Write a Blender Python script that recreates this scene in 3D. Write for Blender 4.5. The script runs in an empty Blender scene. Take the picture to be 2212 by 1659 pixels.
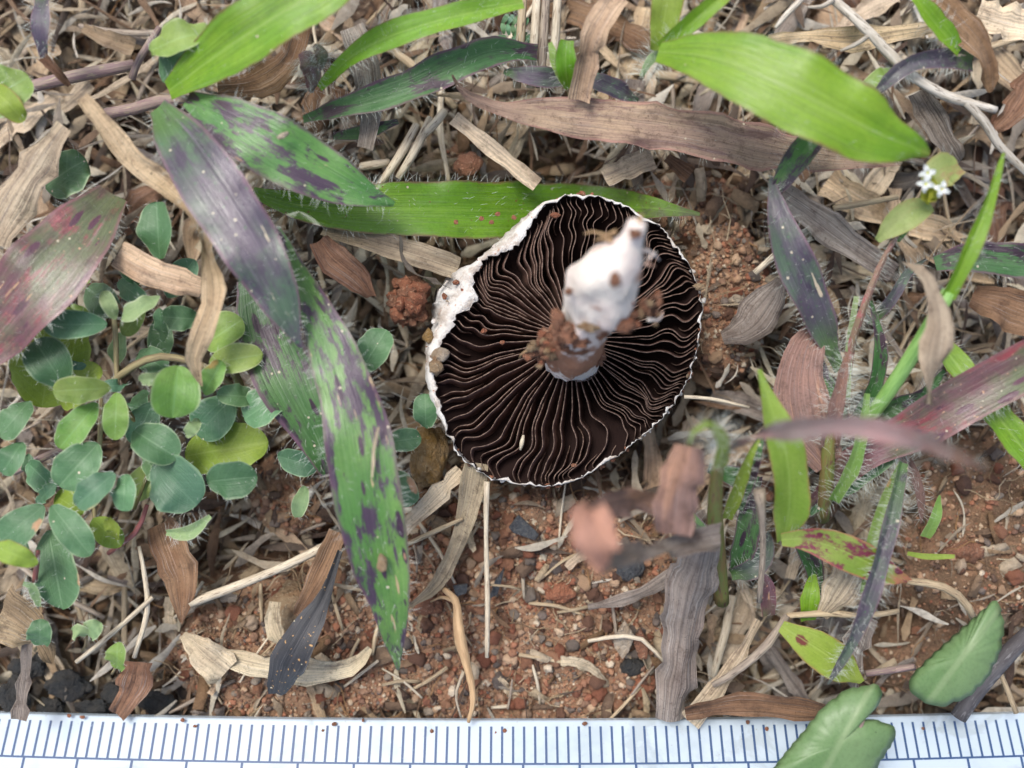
import bpy, math, random
import numpy as np
from mathutils import Vector, Matrix, noise as mnoise

# ------------------------------------------------------------------ camera, sky, sun, exposure
# 1 Blender unit = 1 centimetre: the photograph covers about 9.6 x 7.2 cm of ground.
scene = bpy.context.scene
scene.unit_settings.system = 'METRIC'
scene.unit_settings.scale_length = 0.01
H = 10.0            # lens height over the soil, cm
F = 2304.0          # focal length in pixels of a 2212 x 1659 picture
cam_data = bpy.data.cameras.new('camera')
cam = bpy.data.objects.new('camera', cam_data)
scene.collection.objects.link(cam)
cam.location = (0, 0, H)
cam.rotation_euler = (0, 0, 0)
cam_data.sensor_width = 36.0
cam_data.lens = 36.0 * F / 2212.0
cam_data.clip_start = 0.05
cam_data.clip_end = 2000
cam_data.dof.use_dof = True
cam_data.dof.focus_distance = H - 0.50
cam_data.dof.aperture_fstop = cam_data.lens * 1e-3 / 0.24
scene.camera = cam

SUN_EL, SUN_AZ = math.radians(62), math.radians(-35)
world = bpy.data.worlds.new('World')
scene.world = world
world.use_nodes = True
wn = world.node_tree
bg = wn.nodes['Background']
sky = wn.nodes.new('ShaderNodeTexSky')
sky.sky_type = 'NISHITA'
sky.sun_disc = False
sky.sun_elevation = SUN_EL
sky.sun_rotation = SUN_AZ
sky.air_density = 1.0
sky.dust_density = 4.0
sky.ozone_density = 1.0
wn.links.new(sky.outputs[0], bg.inputs[0])
bg.inputs[1].default_value = 0.118
sun_data = bpy.data.lights.new('sun', 'SUN')
sun_data.energy = 1.5
sun_data.angle = math.radians(19)
sun_data.color = (1.0, 0.98, 0.95)
sun = bpy.data.objects.new('sun', sun_data)
scene.collection.objects.link(sun)
sun.location = (0, 0, 60)
sun_dir = Vector((math.sin(-SUN_AZ) * -math.cos(SUN_EL), math.cos(SUN_AZ) * math.cos(SUN_EL), math.sin(SUN_EL)))
sun.rotation_euler = sun_dir.to_track_quat('Z', 'Y').to_euler()
vs = scene.view_settings
vs.view_transform = 'Standard'
vs.look = 'None'
vs.exposure = 0.78
vs.gamma = 1.0
vs.use_curve_mapping = False
scene.cycles.max_bounces = 5
scene.cycles.diffuse_bounces = 2
scene.cycles.glossy_bounces = 2
scene.cycles.use_denoising = True

rng = random.Random(7)
nprng = np.random.default_rng(7)
C = scene.collection

# ------------------------------------------------------------------ helpers
def S(r, g, b):
    def c(v):
        v /= 255.0
        return v / 12.92 if v <= 0.04045 else ((v + 0.055) / 1.055) ** 2.4
    return (c(r), c(g), c(b), 1.0)

def P(x, y, z=0.0):
    """the point at height z (cm) seen at picture coordinates x, y of a 2212 x 1659 frame"""
    k = (H - z) / F
    return Vector(((x - 1106.0) * k, -(y - 829.5) * k, z))

def PX(z=0.0):
    return (H - z) / F

def fbm(x, y, z=0.0, octs=3):
    s, a = 0.0, 1.0
    for _ in range(octs):
        s += a * mnoise.noise(Vector((x, y, z)))
        x, y, z, a = x * 2.03, y * 2.03, z * 2.03 + 5.1, a * 0.5
    return s

def link(o, parent=None):
    C.objects.link(o)
    if parent is not None:
        o.parent = parent
    return o

def tag(o, label=None, cat=None, group=None, kind=None):
    if label: o['label'] = label
    if cat: o['category'] = cat
    if group: o['group'] = group
    if kind: o['kind'] = kind
    return o

def empty(name, loc, label, cat, group=None):
    o = bpy.data.objects.new(name, None)
    o.empty_display_size = 0.2
    o.location = loc
    link(o)
    return tag(o, label, cat, group)

def mesh_obj(name, verts, faces, mats, parent=None, origin=None, smooth=True, uv=None, uv2=None, midx=None):
    """verts in world space; origin is the thing's location (the parent's own if there is one)"""
    verts = np.asarray(verts, dtype=np.float64)
    if origin is None:
        if parent is not None:
            p = parent
            while p.parent is not None:
                p = p.parent
            origin = p.location
        else:
            origin = Vector(verts.mean(axis=0))
    verts = verts - np.array(origin)
    me = bpy.data.meshes.new(name)
    me.from_pydata(verts.tolist(), [], faces)
    if not isinstance(mats, (list, tuple)):
        mats = [mats]
    for m in mats:
        me.materials.append(m)
    if smooth:
        me.polygons.foreach_set('use_smooth', [True] * len(me.polygons))
    if midx is not None:
        me.polygons.foreach_set('material_index', midx)
    if uv is not None:
        li = np.empty(len(me.loops), dtype=np.int32)
        me.loops.foreach_get('vertex_index', li)
        for nm, arr in (('unit', uv), ('cm', uv2)):
            if arr is not None:
                lay = me.uv_layers.new(name=nm)
                lay.data.foreach_set('uv', np.asarray(arr, dtype=np.float32)[li].ravel())
    me.update()
    o = bpy.data.objects.new(name, me)
    if parent is None:
        o.location = origin
    link(o, parent)
    return o

def catmull(pts, n):
    pts = [np.array(p, dtype=float) for p in pts]
    if len(pts) == 2:
        t = np.linspace(0, 1, n)[:, None]
        return pts[0] * (1 - t) + pts[1] * t
    p = [2 * pts[0] - pts[1]] + pts + [2 * pts[-1] - pts[-2]]
    out = []
    m = len(pts) - 1
    for k in range(m):
        p0, p1, p2, p3 = p[k], p[k + 1], p[k + 2], p[k + 3]
        for t in np.linspace(0, 1, 24, endpoint=(k == m - 1)):
            out.append(0.5 * ((2 * p1) + (-p0 + p2) * t + (2 * p0 - 5 * p1 + 4 * p2 - p3) * t * t + (-p0 + 3 * p1 - 3 * p2 + p3) * t ** 3))
    out = np.array(out)
    d = np.r_[0, np.cumsum(np.linalg.norm(np.diff(out, axis=0), axis=1))]
    s = np.linspace(0, d[-1], n)
    return np.stack([np.interp(s, d, out[:, i]) for i in range(out.shape[1])], axis=1)

def profile(kind, s):
    if kind == 'lance':      # broad grass-like blade, clasping base, drawn-out tip
        return np.minimum(1, 0.42 + 2.1 * s) * np.clip(1 - s, 0, 1) ** 0.62 * 1.22 * (1 - 0.12 * s)
    if kind == 'ellipse':
        return np.sqrt(np.clip(1 - (2 * s - 1) ** 2, 0, 1)) ** 1.05
    if kind == 'obovate':
        q = s ** 0.78
        q = s * 0.55 + 0.45 * s ** 1.6
        return np.sqrt(np.clip(1 - (2 * q - 1) ** 2, 0, 1)) ** 1.1
    if kind == 'strip':
        return np.clip(s * 14, 0.35, 1) * np.clip((1 - s) * 10, 0.12, 1)
    if kind == 'taper':
        return np.clip(s * 10, 0.3, 1) * np.clip(1 - s, 0, 1) ** 0.45
    return np.ones_like(s)

def blade(name, pts, width, mat, parent=None, prof='lance', roll=0.0, fold=0.18, curl=0.0, wave=0.03, nu=8, nv=None,
          hair=0, hair_len=0.09, seed=None, rag=0.0, scallop=0, world=False, hair_top=0.35, notch=0.0, thick=0.0):
    """a leaf blade along a midrib. pts: picture x, y and height cm (or world points); width in picture pixels at the ground"""
    r = np.random.default_rng(seed if seed is not None else rng.randrange(10 ** 6))
    W = np.array([p if world else P(*p) for p in pts], dtype=float)
    seg = np.linalg.norm(np.diff(W, axis=0), axis=1).sum()
    if nv is None:
        nv = int(np.clip(seg / 0.11, 10, 44))
    cc = catmull(W, nv)
    s = np.linspace(0, 1, nv)
    if prof in ('ellipse', 'obovate') and not isinstance(width, (list, tuple)):
        s = 0.5 - 0.5 * np.cos(np.pi * s)
        full = catmull(W, 200)
        cc = np.stack([np.interp(s, np.linspace(0, 1, 200), full[:, i]) for i in range(3)], axis=1)
    if isinstance(width, (list, tuple)):
        ks = np.linspace(0, 1, len(width))
        wd = np.interp(s, ks, width)
        wd = np.convolve(np.r_[wd[0], wd, wd[-1]], [0.25, 0.5, 0.25], 'valid')
    else:
        wd = width * profile(prof, s)
    wd = np.maximum(wd, 0.6) / F * (H - cc[:, 2]) * 0.53          # half width, cm
    if rag:
        wd = wd * (1 + rag * r.standard_normal(nv) * 0.5)
    rolls = np.interp(s, np.linspace(0, 1, len(roll)), roll) if isinstance(roll, (list, tuple)) else np.full(nv, float(roll))
    tan = np.gradient(cc, axis=0)
    tan /= np.linalg.norm(tan, axis=1)[:, None] + 1e-9
    wave = min(wave, (0.45 if rag else 0.2) * float(wd.max()))
    ph = r.uniform(0, 6.28, 4)
    fr = r.uniform(1.6, 3.4, 2) * max(1.0, seg / 1.6)
    us = np.linspace(-1, 1, nu + 1)
    V, UV, UC = [], [], []
    sidev, upv = [], []
    for i in range(nv):
        t = tan[i]
        up = np.array([0, 0, 1.0])
        if abs(t[2]) > 0.93:
            up = np.array([0.2, 1.0, 0.2])
        side = np.cross(t, up); side /= np.linalg.norm(side)
        nrm = np.cross(side, t)
        a = math.radians(rolls[i])
        sd = side * math.cos(a) + nrm * math.sin(a)
        nn = -side * math.sin(a) + nrm * math.cos(a)
        sidev.append(sd); upv.append(nn)
        for j, u in enumerate(us):
            h = wd[i]
            lateral = u * h
            vert = fold * abs(u) * h - curl * u * u * h
            if rag: vert += 0.22 * h * fbm(u * 1.3 + ph[2], s[i] * seg * 2.2, ph[3], 3)
            vert += wave * u * abs(u) * math.sin(fr[0] * s[i] * 6.28 + ph[0]) * min(1, 6 * s[i]) + wave * 0.6 * abs(u) ** 1.5 * math.sin(fr[1] * s[i] * 6.28 + ph[1] + u)
            if scallop and abs(u) > 0.9:
                lateral *= 1 + 0.10 * abs(math.sin(scallop * s[i] * math.pi))
            k = cc[i] + sd * lateral + nn * vert
            if notch and s[i] > 0.85:
                k = k - tan[i] * (1 - abs(u)) * notch * h * (s[i] - 0.85) / 0.15
            V.append(k)
            UV.append((u * 0.5 + 0.5, s[i])); UC.append((u * h, s[i] * seg))
    m = nu + 1
    faces = [(i * m + j, i * m + j + 1, (i + 1) * m + j + 1, (i + 1) * m + j) for i in range(nv - 1) for j in range(nu)]
    o = mesh_obj(name, V, faces, mat, parent, None if parent is not None else Vector(cc[0]), True, UV, UC)
    if thick:
        md = o.modifiers.new('thickness', 'SOLIDIFY'); md.thickness = thick; md.offset = -1
    if hair:
        A = np.array(V).reshape(nv, m, 3)
        hv, hf = [], []
        nh = int(hair * seg * 2.6)
        for _ in range(nh):
            f = r.uniform(0.0, 0.97) * (nv - 1)
            i = int(f); g = f - i
            top = r.random() < hair_top
            sgn = 1 if r.random() < 0.5 else -1
            if top:
                j = r.integers(1, m - 1)
                b = A[i, j] * (1 - g) + A[i + 1, j] * g
                d = upv[i] * r.uniform(0.5, 1.0) + tan[i] * r.uniform(-.1, .7) + sidev[i] * r.uniform(-.5, .5)
                L = hair_len * r.uniform(0.35, 0.9)
            else:
                j = m - 1 if sgn > 0 else 0
                b = A[i, j] * (1 - g) + A[i + 1, j] * g
                d = sidev[i] * sgn + upv[i] * r.uniform(-0.2, 0.9) + tan[i] * r.uniform(-.2, .8) + r.uniform(-.25, .25, 3)
                L = hair_len * r.uniform(0.5, 1.25)
            d /= np.linalg.norm(d)
            w = np.cross(d, [0.1, 0.2, 1.0]); w /= np.linalg.norm(w) + 1e-9
            w *= 0.0009
            q = b + d * L * 0.55 + np.array([0, 0, -0.02 * L])
            e = b + d * L + np.array([0, 0, -0.12 * L]) + r.uniform(-.22, .22, 3) * L
            k = len(hv)
            hv += [b - w, b + w, q + w * 0.8, q - w * 0.8, e]
            hf += [(k, k + 1, k + 2, k + 3), (k + 3, k + 2, k + 4)]
        if hv:
            ho = mesh_obj('leaf_hair', hv, hf, MAT['hair'], o, (o.location if parent is None else None), False)
            ho['kind'] = 'stuff'
    return o

def tube(name, pts, radii, mat, parent=None, sides=8, n=None, rough=0.0, seed=None, world=False, flat=1.0, cap=True):
    """a tapered round stalk or twig; radii in picture pixels at the ground"""
    r = np.random.default_rng(seed if seed is not None else rng.randrange(10 ** 6))
    W = np.array([p if world else P(*p) for p in pts], dtype=float)
    seg = np.linalg.norm(np.diff(W, axis=0), axis=1).sum()
    if n is None:
        n = int(np.clip(seg / 0.12, 6, 36))
    cc = catmull(W, n)
    s = np.linspace(0, 1, n)
    rr = np.interp(s, np.linspace(0, 1, len(radii)), radii) / F * (H - cc[:, 2]) if isinstance(radii, (list, tuple)) else radii / F * (H - cc[:, 2])
    tan = np.gradient(cc, axis=0); tan /= np.linalg.norm(tan, axis=1)[:, None] + 1e-9
    V, UV, UC = [], [], []
    prev = None
    for i in range(n):
        t = tan[i]
        up = np.array([0, 0, 1.0]) if abs(t[2]) < 0.95 else np.array([0, 1.0, 0])
        if prev is None:
            a = np.cross(t, up)
        else:
            a = prev - t * np.dot(prev, t)
        a /= np.linalg.norm(a); prev = a
        b = np.cross(a, t)
        for j in range(sides):
            th = 2 * math.pi * j / sides
            q = rr[i] * (1 + rough * r.uniform(-1, 1))
            V.append(cc[i] + a * math.cos(th) * q + b * math.sin(th) * q * flat)
            UV.append((j / sides, s[i])); UC.append((j / sides * rr[i] * 6.28, s[i] * seg))
    faces = [(i * sides + j, (i + 1) * sides + j, (i + 1) * sides + (j + 1) % sides, i * sides + (j + 1) % sides) for i in range(n - 1) for j in range(sides)]
    if cap:
        faces.append(tuple(range(sides)))
        faces.append(tuple((n - 1) * sides + j for j in reversed(range(sides))))
    return mesh_obj(name, V, faces, mat, parent, None if parent is not None else Vector(cc[0]), True, UV, UC)

def ico(sub):
    import bmesh
    bm = bmesh.new()
    bmesh.ops.create_icosphere(bm, subdivisions=sub, radius=1.0)
    v = np.array([q.co[:] for q in bm.verts]); f = [tuple(q.index for q in p.verts) for p in bm.faces]
    bm.free()
    return v, f

def lump(sub, seed, amp=0.35, fr=1.3, facet=0.0):
    v, f = ico(sub)
    out = []
    for p in v:
        q = Vector(p)
        d = 1 + amp * mnoise.noise(q * fr + Vector((seed * 7.1, seed * 3.3, 0))) + amp * 0.45 * mnoise.noise(q * fr * 2.9 + Vector((0, seed * 5.1, 9)))
        d += amp * 0.22 * mnoise.noise(q * fr * 6.5 + Vector((seed * 2.1, 4, 9)))
        if facet:
            d = min(d, 1 - facet * 0.3 + 0.2 * abs(mnoise.noise(q * 0.8 + Vector((seed, 0, 3)))))
        out.append(p * d)
    return np.array(out), f

def angular(sub, seed):
    """a broken grain: a ball cut by random planes"""
    r = np.random.default_rng(seed)
    v, f = ico(sub)
    v = v.copy()
    for _ in range(11):
        n = r.standard_normal(3); n /= np.linalg.norm(n); d = r.uniform(0.5, 0.86)
        k = v @ n - d
        m = k > 0
        v[m] -= k[m][:, None] * n
    v *= 1 + 0.05 * np.array([mnoise.noise(Vector(p) * 3.1 + Vector((seed, 0, 0))) for p in v])[:, None]
    return v * 1.15, f

# ------------------------------------------------------------------ materials
MAT = {}
class NB:
    def __init__(self, name):
        self.m = bpy.data.materials.new(name); self.m.use_nodes = True
        self.t = self.m.node_tree; self.n = self.t.nodes
        self.b = self.n['Principled BSDF']; self.o = self.n['Material Output']
        MAT[name] = self.m
    def node(self, typ, **kw):
        k = self.n.new(typ)
        for a, v in kw.items(): setattr(k, a, v)
        return k
    def L(self, a, b): self.t.links.new(a, b)
    def val(self, sock, v):
        if hasattr(v, 'is_linked') or hasattr(v, 'links'): self.L(v, sock)
        else: sock.default_value = v
    def math(self, op, a, b=0.0, c=None, clamp=False):
        k = self.node('ShaderNodeMath', operation=op); k.use_clamp = clamp
        self.val(k.inputs[0], a); self.val(k.inputs[1], b)
        if c is not None: self.val(k.inputs[2], c)
        return k.outputs[0]
    def mix(self, f, a, b, mode='MIX'):
        k = self.node('ShaderNodeMix', data_type='RGBA', blend_type=mode)
        self.val(k.inputs[0], f); self.val(k.inputs[6], a); self.val(k.inputs[7], b)
        return k.outputs[2]
    def noise(self, vec, scale, detail=3, rough=0.55, dist=0.0):
        k = self.node('ShaderNodeTexNoise'); self.L(vec, k.inputs['Vector'])
        k.inputs['Scale'].default_value = scale; k.inputs['Detail'].default_value = detail
        k.inputs['Roughness'].default_value = rough; k.inputs['Distortion'].default_value = dist
        return k.outputs[0]
    def step(self, v, lo, hi):
        k = self.node('ShaderNodeMapRange', interpolation_type='SMOOTHSTEP')
        self.L(v, k.inputs[0]); k.inputs[1].default_value = lo; k.inputs[2].default_value = hi
        return k.outputs[0]
    def comb(self, x, y, z):
        k = self.node('ShaderNodeCombineXYZ')
        for i, v in enumerate((x, y, z)): self.val(k.inputs[i], v)
        return k.outputs[0]
    def uv(self, nm):
        k = self.node('ShaderNodeUVMap', uv_map=nm)
        q = self.node('ShaderNodeSeparateXYZ'); self.L(k.outputs[0], q.inputs[0])
        return q.outputs[0], q.outputs[1]
    def bump(self, h, strength, dist):
        k = self.node('ShaderNodeBump'); k.inputs['Strength'].default_value = strength; k.inputs['Distance'].default_value = dist
        self.L(h, k.inputs['Height']); self.L(k.outputs[0], self.b.inputs['Normal'])
        return k

def leaf_mat(name, a, b, blot=None, blot_at=0.6, blot_soft=0.1, vein=0.25, edge=None, edge_at=0.9, mid=None, rough=0.45, trans=0.25,
             speck=None, speck_at=0.72, blot_scale=5.0, blot_stretch=0.45, spec=0.4, var=0.25, hue=0.02, tip=None, tip_at=0.75, vein_n=26, grime=0.0, base=None,
             pinnate=False, gain=1.02, spots=None, spot_scale=5.0, spot_many=0.55, spot_stretch=0.7, dots=0.0, wet=False, bump=0.5, scar=None):
    q = NB(name)
    u, v = q.uv('unit'); cu, cv = q.uv('cm')
    oi = q.node('ShaderNodeObjectInfo').outputs['Random']
    rz = q.math('MULTIPLY', oi, 40.0)
    big = q.noise(q.comb(q.math('MULTIPLY', cu, 1.0), q.math('MULTIPLY', cv, 0.5), rz), 2.2, 3)
    med = q.noise(q.comb(cu, q.math('MULTIPLY', cv, 0.6), q.math('ADD', rz, 3.0)), 11.0, 5, 0.7)
    col = q.mix(q.step(q.math('ADD', big, q.math('MULTIPLY', q.math('SUBTRACT', med, 0.5), 0.4)), 0.36, 0.64), a, b)
    if base is not None:
        col = q.mix(q.step(v, 0.35, 0.02), col, base)
    if tip is not None:
        k = q.math('ADD', v, q.math('MULTIPLY', q.math('SUBTRACT', med, 0.5), 0.6))
        col = q.mix(q.step(k, tip_at - 0.15, tip_at + 0.15), col, tip)
    fib = q.noise(q.comb(q.math('MULTIPLY', u, float(vein_n)), q.math('MULTIPLY', cv, 0.6), rz), 1.0, 3, 0.6)
    fin = q.noise(q.comb(q.math('MULTIPLY', u, float(vein_n) * 2.6), q.math('MULTIPLY', cv, 1.6), rz), 1.0, 2, 0.6)
    if blot is not None:
        bn = q.noise(q.comb(cu, q.math('MULTIPLY', cv, blot_stretch), rz), blot_scale, 8, 0.7, 0.3)
        bn = q.math('ADD', bn, q.math('MULTIPLY', q.math('SUBTRACT', fin, 0.5), 0.26))
        bn = q.math('ADD', bn, q.math('MULTIPLY', q.math('SUBTRACT', big, 0.5), 0.12))
        col = q.mix(q.step(bn, blot_at, blot_at + blot_soft), col, blot)
    if vein:
        dark = q.mix(1.0, col, (0.40, 0.40, 0.42, 1), 'MULTIPLY')
        col = q.mix(q.math('MULTIPLY', q.step(fib, 0.38, 0.72), vein), col, dark)
        lite = q.mix(0.45, col, (0.8, 0.8, 0.78, 1))
        col = q.mix(q.math('MULTIPLY', q.step(fin, 0.56, 0.72), vein * 0.6), col, lite)
    if pinnate:
        w = q.math('SINE', q.math('MULTIPLY', q.math('SUBTRACT', cv, q.math('MULTIPLY', q.math('ABSOLUTE', cu), 0.8)), 75.0))
        col = q.mix(q.math('MULTIPLY', q.step(w, 0.8, 1.0), 0.05), col, (0.40, 0.5, 0.4, 1))
        col = q.mix(q.math('MULTIPLY', q.step(med, 0.42, 0.7), 0.28), col, q.mix(1.0, col, (0.55, 0.6, 0.6, 1), 'MULTIPLY'))
    if spots is not None:
        vo = q.node('ShaderNodeTexVoronoi', voronoi_dimensions='2D'); q.L(q.comb(q.math('ADD', cu, rz), q.math('MULTIPLY', cv, spot_stretch), 0.0), vo.inputs['Vector']); vo.inputs['Scale'].default_value = spot_scale
        sx = q.node('ShaderNodeSeparateColor'); q.L(vo.outputs['Color'], sx.inputs[0])
        r = q.math('ADD', 0.04, q.math('MULTIPLY', sx.outputs[1], 0.20))
        dd = q.math('ADD', q.math('SUBTRACT', vo.outputs['Distance'], r), q.math('MULTIPLY', q.math('SUBTRACT', med, 0.5), 0.25))
        gate = q.math('GREATER_THAN', sx.outputs[0], 1.0 - spot_many)
        col = q.mix(q.math('MULTIPLY', q.step(dd, 0.03, -0.03), gate), col, spots)
        col = q.mix(q.math('MULTIPLY', q.step(vo.outputs['Distance'], 0.07, 0.04), q.math('GREATER_THAN', sx.outputs[0], 1.0 - spot_many * 0.07)), col, S(170, 136, 104))
    gr = q.noise(q.comb(cu, cv, q.math('ADD', rz, 7.0)), 36.0, 4, 0.75)
    col = q.mix(q.math('MULTIPLY', q.step(gr, 0.45, 0.7), 0.32), col, q.mix(1.0, col, (0.5, 0.52, 0.5, 1), 'MULTIPLY'))
    dist = q.math('MULTIPLY', q.math('ABSOLUTE', q.math('SUBTRACT', u, 0.5)), 2.0)
    if mid is not None:
        col = q.mix(q.math('MULTIPLY', q.step(dist, 0.07, 0.015), 0.4), col, mid)
    if edge is not None:
        e = q.math('ADD', dist, q.math('MULTIPLY', q.math('SUBTRACT', med, 0.5), 0.3))
        col = q.mix(q.math('MULTIPLY', q.step(e, edge_at - 0.08, edge_at + 0.05), 0.75), col, edge)
    if scar is not None:
        sn = q.noise(q.comb(q.math('MULTIPLY', cu, 3.2), q.math('MULTIPLY', cv, 0.42), q.math('ADD', rz, 21.0)), 5.0, 3, 0.6)
        col = q.mix(q.step(sn, 0.68, 0.71), col, scar)
    if speck is not None:
        sn = q.noise(q.comb(cu, cv, rz), 26.0, 2, 0.6)
        col = q.mix(q.step(sn, speck_at, speck_at + 0.04), col, speck)
    if dots:
        vo = q.node('ShaderNodeTexVoronoi', voronoi_dimensions='2D'); q.L(q.comb(q.math('ADD', cu, rz), cv, 0.0), vo.inputs['Vector']); vo.inputs['Scale'].default_value = 17.0
        sx = q.node('ShaderNodeSeparateColor'); q.L(vo.outputs['Color'], sx.inputs[0])
        m = q.math('MULTIPLY', q.step(q.math('SUBTRACT', vo.outputs['Distance'], q.math('MULTIPLY', sx.outputs[1], 0.14)), 0.10, 0.02), q.math('GREATER_THAN', sx.outputs[0], 1.0 - dots * 0.13))
        col = q.mix(m, col, S(196, 186, 160))
    if grime:
        gn = q.noise(q.comb(cu, q.math('MULTIPLY', cv, 0.7), q.math('ADD', rz, 9.0)), 9.0, 5, 0.72)
        col = q.mix(q.math('MULTIPLY', q.step(gn, 0.5, 0.70), grime), col, S(66, 50, 42))
        gs = q.noise(q.comb(cu, cv, q.math('ADD', rz, 5.0)), 42.0, 3, 0.7)
        col = q.mix(q.math('MULTIPLY', q.step(gs, 0.6, 0.68), grime), col, S(58, 44, 38))
    hv = q.node('ShaderNodeHueSaturation'); q.L(col, hv.inputs['Color'])
    q.L(q.math('MULTIPLY', gain, q.math('ADD', 1.0 - var / 2, q.math('MULTIPLY', q.math('FRACT', q.math('MULTIPLY', oi, 17.3)), var))), hv.inputs['Value'])
    q.L(q.math('ADD', 0.5 - hue / 2, q.math('MULTIPLY', q.math('FRACT', q.math('MULTIPLY', oi, 7.7)), hue)), hv.inputs['Hue'])
    col = hv.outputs[0]
    q.L(col, q.b.inputs['Base Color'])
    q.b.inputs['Roughness'].default_value = rough
    if wet:
        wn_ = q.noise(q.comb(cu, q.math('MULTIPLY', cv, 0.6), rz), 3.4, 4, 0.6, 0.6)
        q.L(q.math('SUBTRACT', rough, q.math('MULTIPLY', q.step(wn_, 0.5, 0.56), rough - 0.04)), q.b.inputs['Roughness'])
        q.b.inputs['Coat Weight'].default_value = 0.3; q.b.inputs['Coat Roughness'].default_value = 0.06
    q.b.inputs['Specular IOR Level'].default_value = spec
    fine = q.noise(q.comb(cu, cv, rz), 60.0, 2)
    q.bump(q.math('ADD', q.math('ADD', fib, q.math('MULTIPLY', fin, 0.5)), q.math('MULTIPLY', q.math('ADD', fine, med), 0.3)), bump, 0.014)
    if trans:
        tr = q.node('ShaderNodeBsdfTranslucent'); q.L(q.mix(1.0, col, (1.15, 1.2, 0.6, 1), 'MULTIPLY'), tr.inputs[0])
        mx = q.node('ShaderNodeMixShader'); mx.inputs[0].default_value = trans
        q.L(q.b.outputs[0], mx.inputs[1]); q.L(tr.outputs[0], mx.inputs[2]); q.L(mx.outputs[0], q.o.inputs[0])
    return q.m

PURPLE = S(76, 58, 74)
DK = dict(rough=0.72, trans=0.1, spec=0.2, blot_stretch=0.2, var=0.6, gain=1.16, bump=1.0)
leaf_mat('leaf_bright', S(110, 164, 32), S(134, 180, 46), vein=0.42, grime=0.06, vein_n=34, edge=S(124, 80, 70), edge_at=0.97, mid=S(156, 190, 100), rough=0.33, trans=0.3, dots=0.06, spec=0.6, spots=S(90, 62, 54), spot_scale=2.2, spot_many=0.05, tip=S(132, 132, 66), tip_at=1.05)
leaf_mat('leaf_wet', S(98, 150, 22), S(116, 164, 32), vein=0.45, vein_n=34, edge=S(116, 66, 70), edge_at=0.965, mid=S(130, 176, 60), rough=0.3, trans=0.3, speck=S(120, 74, 44), speck_at=0.71, tip=S(92, 98, 70), tip_at=0.92, wet=True, dots=0.10, spec=0.6)
leaf_mat('leaf_mottled', S(78, 128, 58), S(104, 148, 72), blot=S(74, 56, 74), blot_at=0.505, blot_soft=0.05, vein=0.4, edge=S(100, 72, 86), edge_at=0.93, rough=0.33, trans=0.16, blot_scale=7.5, blot_stretch=0.3, spots=S(66, 44, 60), spot_scale=7.5, spot_many=0.6, spot_stretch=0.24, dots=0.16, spec=0.75, scar=S(176, 156, 120), vein_n=30)
leaf_mat('leaf_purple', S(84, 72, 88), S(80, 102, 78), blot=S(66, 52, 70), blot_at=0.49, blot_soft=0.14, vein=0.5, edge=S(112, 80, 94), edge_at=0.92, rough=0.33, trans=0.08, base=S(84, 120, 58), dots=0.28, spec=0.85, scar=S(190, 176, 150), blot_scale=4.6, vein_n=30, speck=S(72, 108, 72), speck_at=0.66)
leaf_mat('leaf_darkgreen', S(58, 104, 50), S(80, 122, 66), blot=S(66, 46, 60), blot_at=0.52, blot_soft=0.07, vein=0.45, edge=S(108, 74, 92), edge_at=0.89, rough=0.38, trans=0.15, dots=0.2, spec=0.6, spots=S(58, 38, 50), spot_many=0.45, spot_stretch=0.3, spot_scale=7, vein_n=30)
leaf_mat('leaf_red', S(112, 70, 78), S(96, 104, 66), blot=S(142, 62, 72), blot_at=0.55, blot_soft=0.1, vein=0.5, edge=S(128, 86, 90), edge_at=0.92, rough=0.34, trans=0.1, speck=S(186, 140, 112), speck_at=0.69, grime=0.6, blot_scale=3.2, dots=0.22, spec=0.75, scar=S(186, 146, 110), spots=S(84, 44, 62), spot_many=0.5, spot_scale=8, spot_stretch=0.3, vein_n=30)
leaf_mat('leaf_spotted', S(122, 152, 62), S(140, 156, 76), blot=S(122, 54, 70), blot_at=0.535, blot_soft=0.04, vein=0.1, edge=S(176, 104, 92), edge_at=0.93, mid=S(150, 180, 90), rough=0.4, trans=0.22, blot_scale=9.0, tip=S(184, 122, 96), tip_at=0.85, spots=S(110, 48, 62), spot_scale=8, spot_many=0.4)
leaf_mat('leaf_lime', S(132, 162, 58), S(146, 170, 74), vein=0.12, edge=S(150, 112, 78), edge_at=0.955, mid=S(160, 186, 96), rough=0.4, trans=0.28, spots=S(112, 62, 48), spot_scale=3.0, spot_many=0.16)
leaf_mat('leaf_blur_purple', S(156, 138, 136), S(188, 136, 134), blot=S(132, 128, 122), blot_at=0.5, blot_soft=0.2, vein=0.3, rough=0.6, trans=0.15, tip=S(146, 116, 98), tip_at=0.8, base=S(132, 126, 112))
leaf_mat('clover_dark', S(72, 112, 74), S(92, 132, 94), hue=0.07, vein=0.0, edge=S(150, 172, 136), edge_at=0.96, mid=S(112, 148, 110), rough=0.46, trans=0.14, pinnate=True, var=0.45, dots=0.05, spots=S(184, 148, 106), spot_scale=2.4, spot_many=0.14, spec=0.6, gain=1.1)
leaf_mat('clover_mid', S(112, 148, 66), S(136, 164, 86), hue=0.05, vein=0.0, edge=S(170, 184, 136), edge_at=0.955, mid=S(138, 174, 112), rough=0.46, trans=0.2, pinnate=True, spots=S(176, 134, 78), spot_scale=2.2, spot_many=0.16, var=0.25, spec=0.55, gain=1.08)
leaf_mat('clover_yellow', S(126, 150, 54), S(142, 162, 70), vein=0.0, edge=S(150, 168, 84), edge_at=0.965, mid=S(150, 170, 90), rough=0.5, trans=0.25, pinnate=True, blot=S(150, 130, 76), blot_at=0.7, blot_scale=3, var=0.2)
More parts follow.
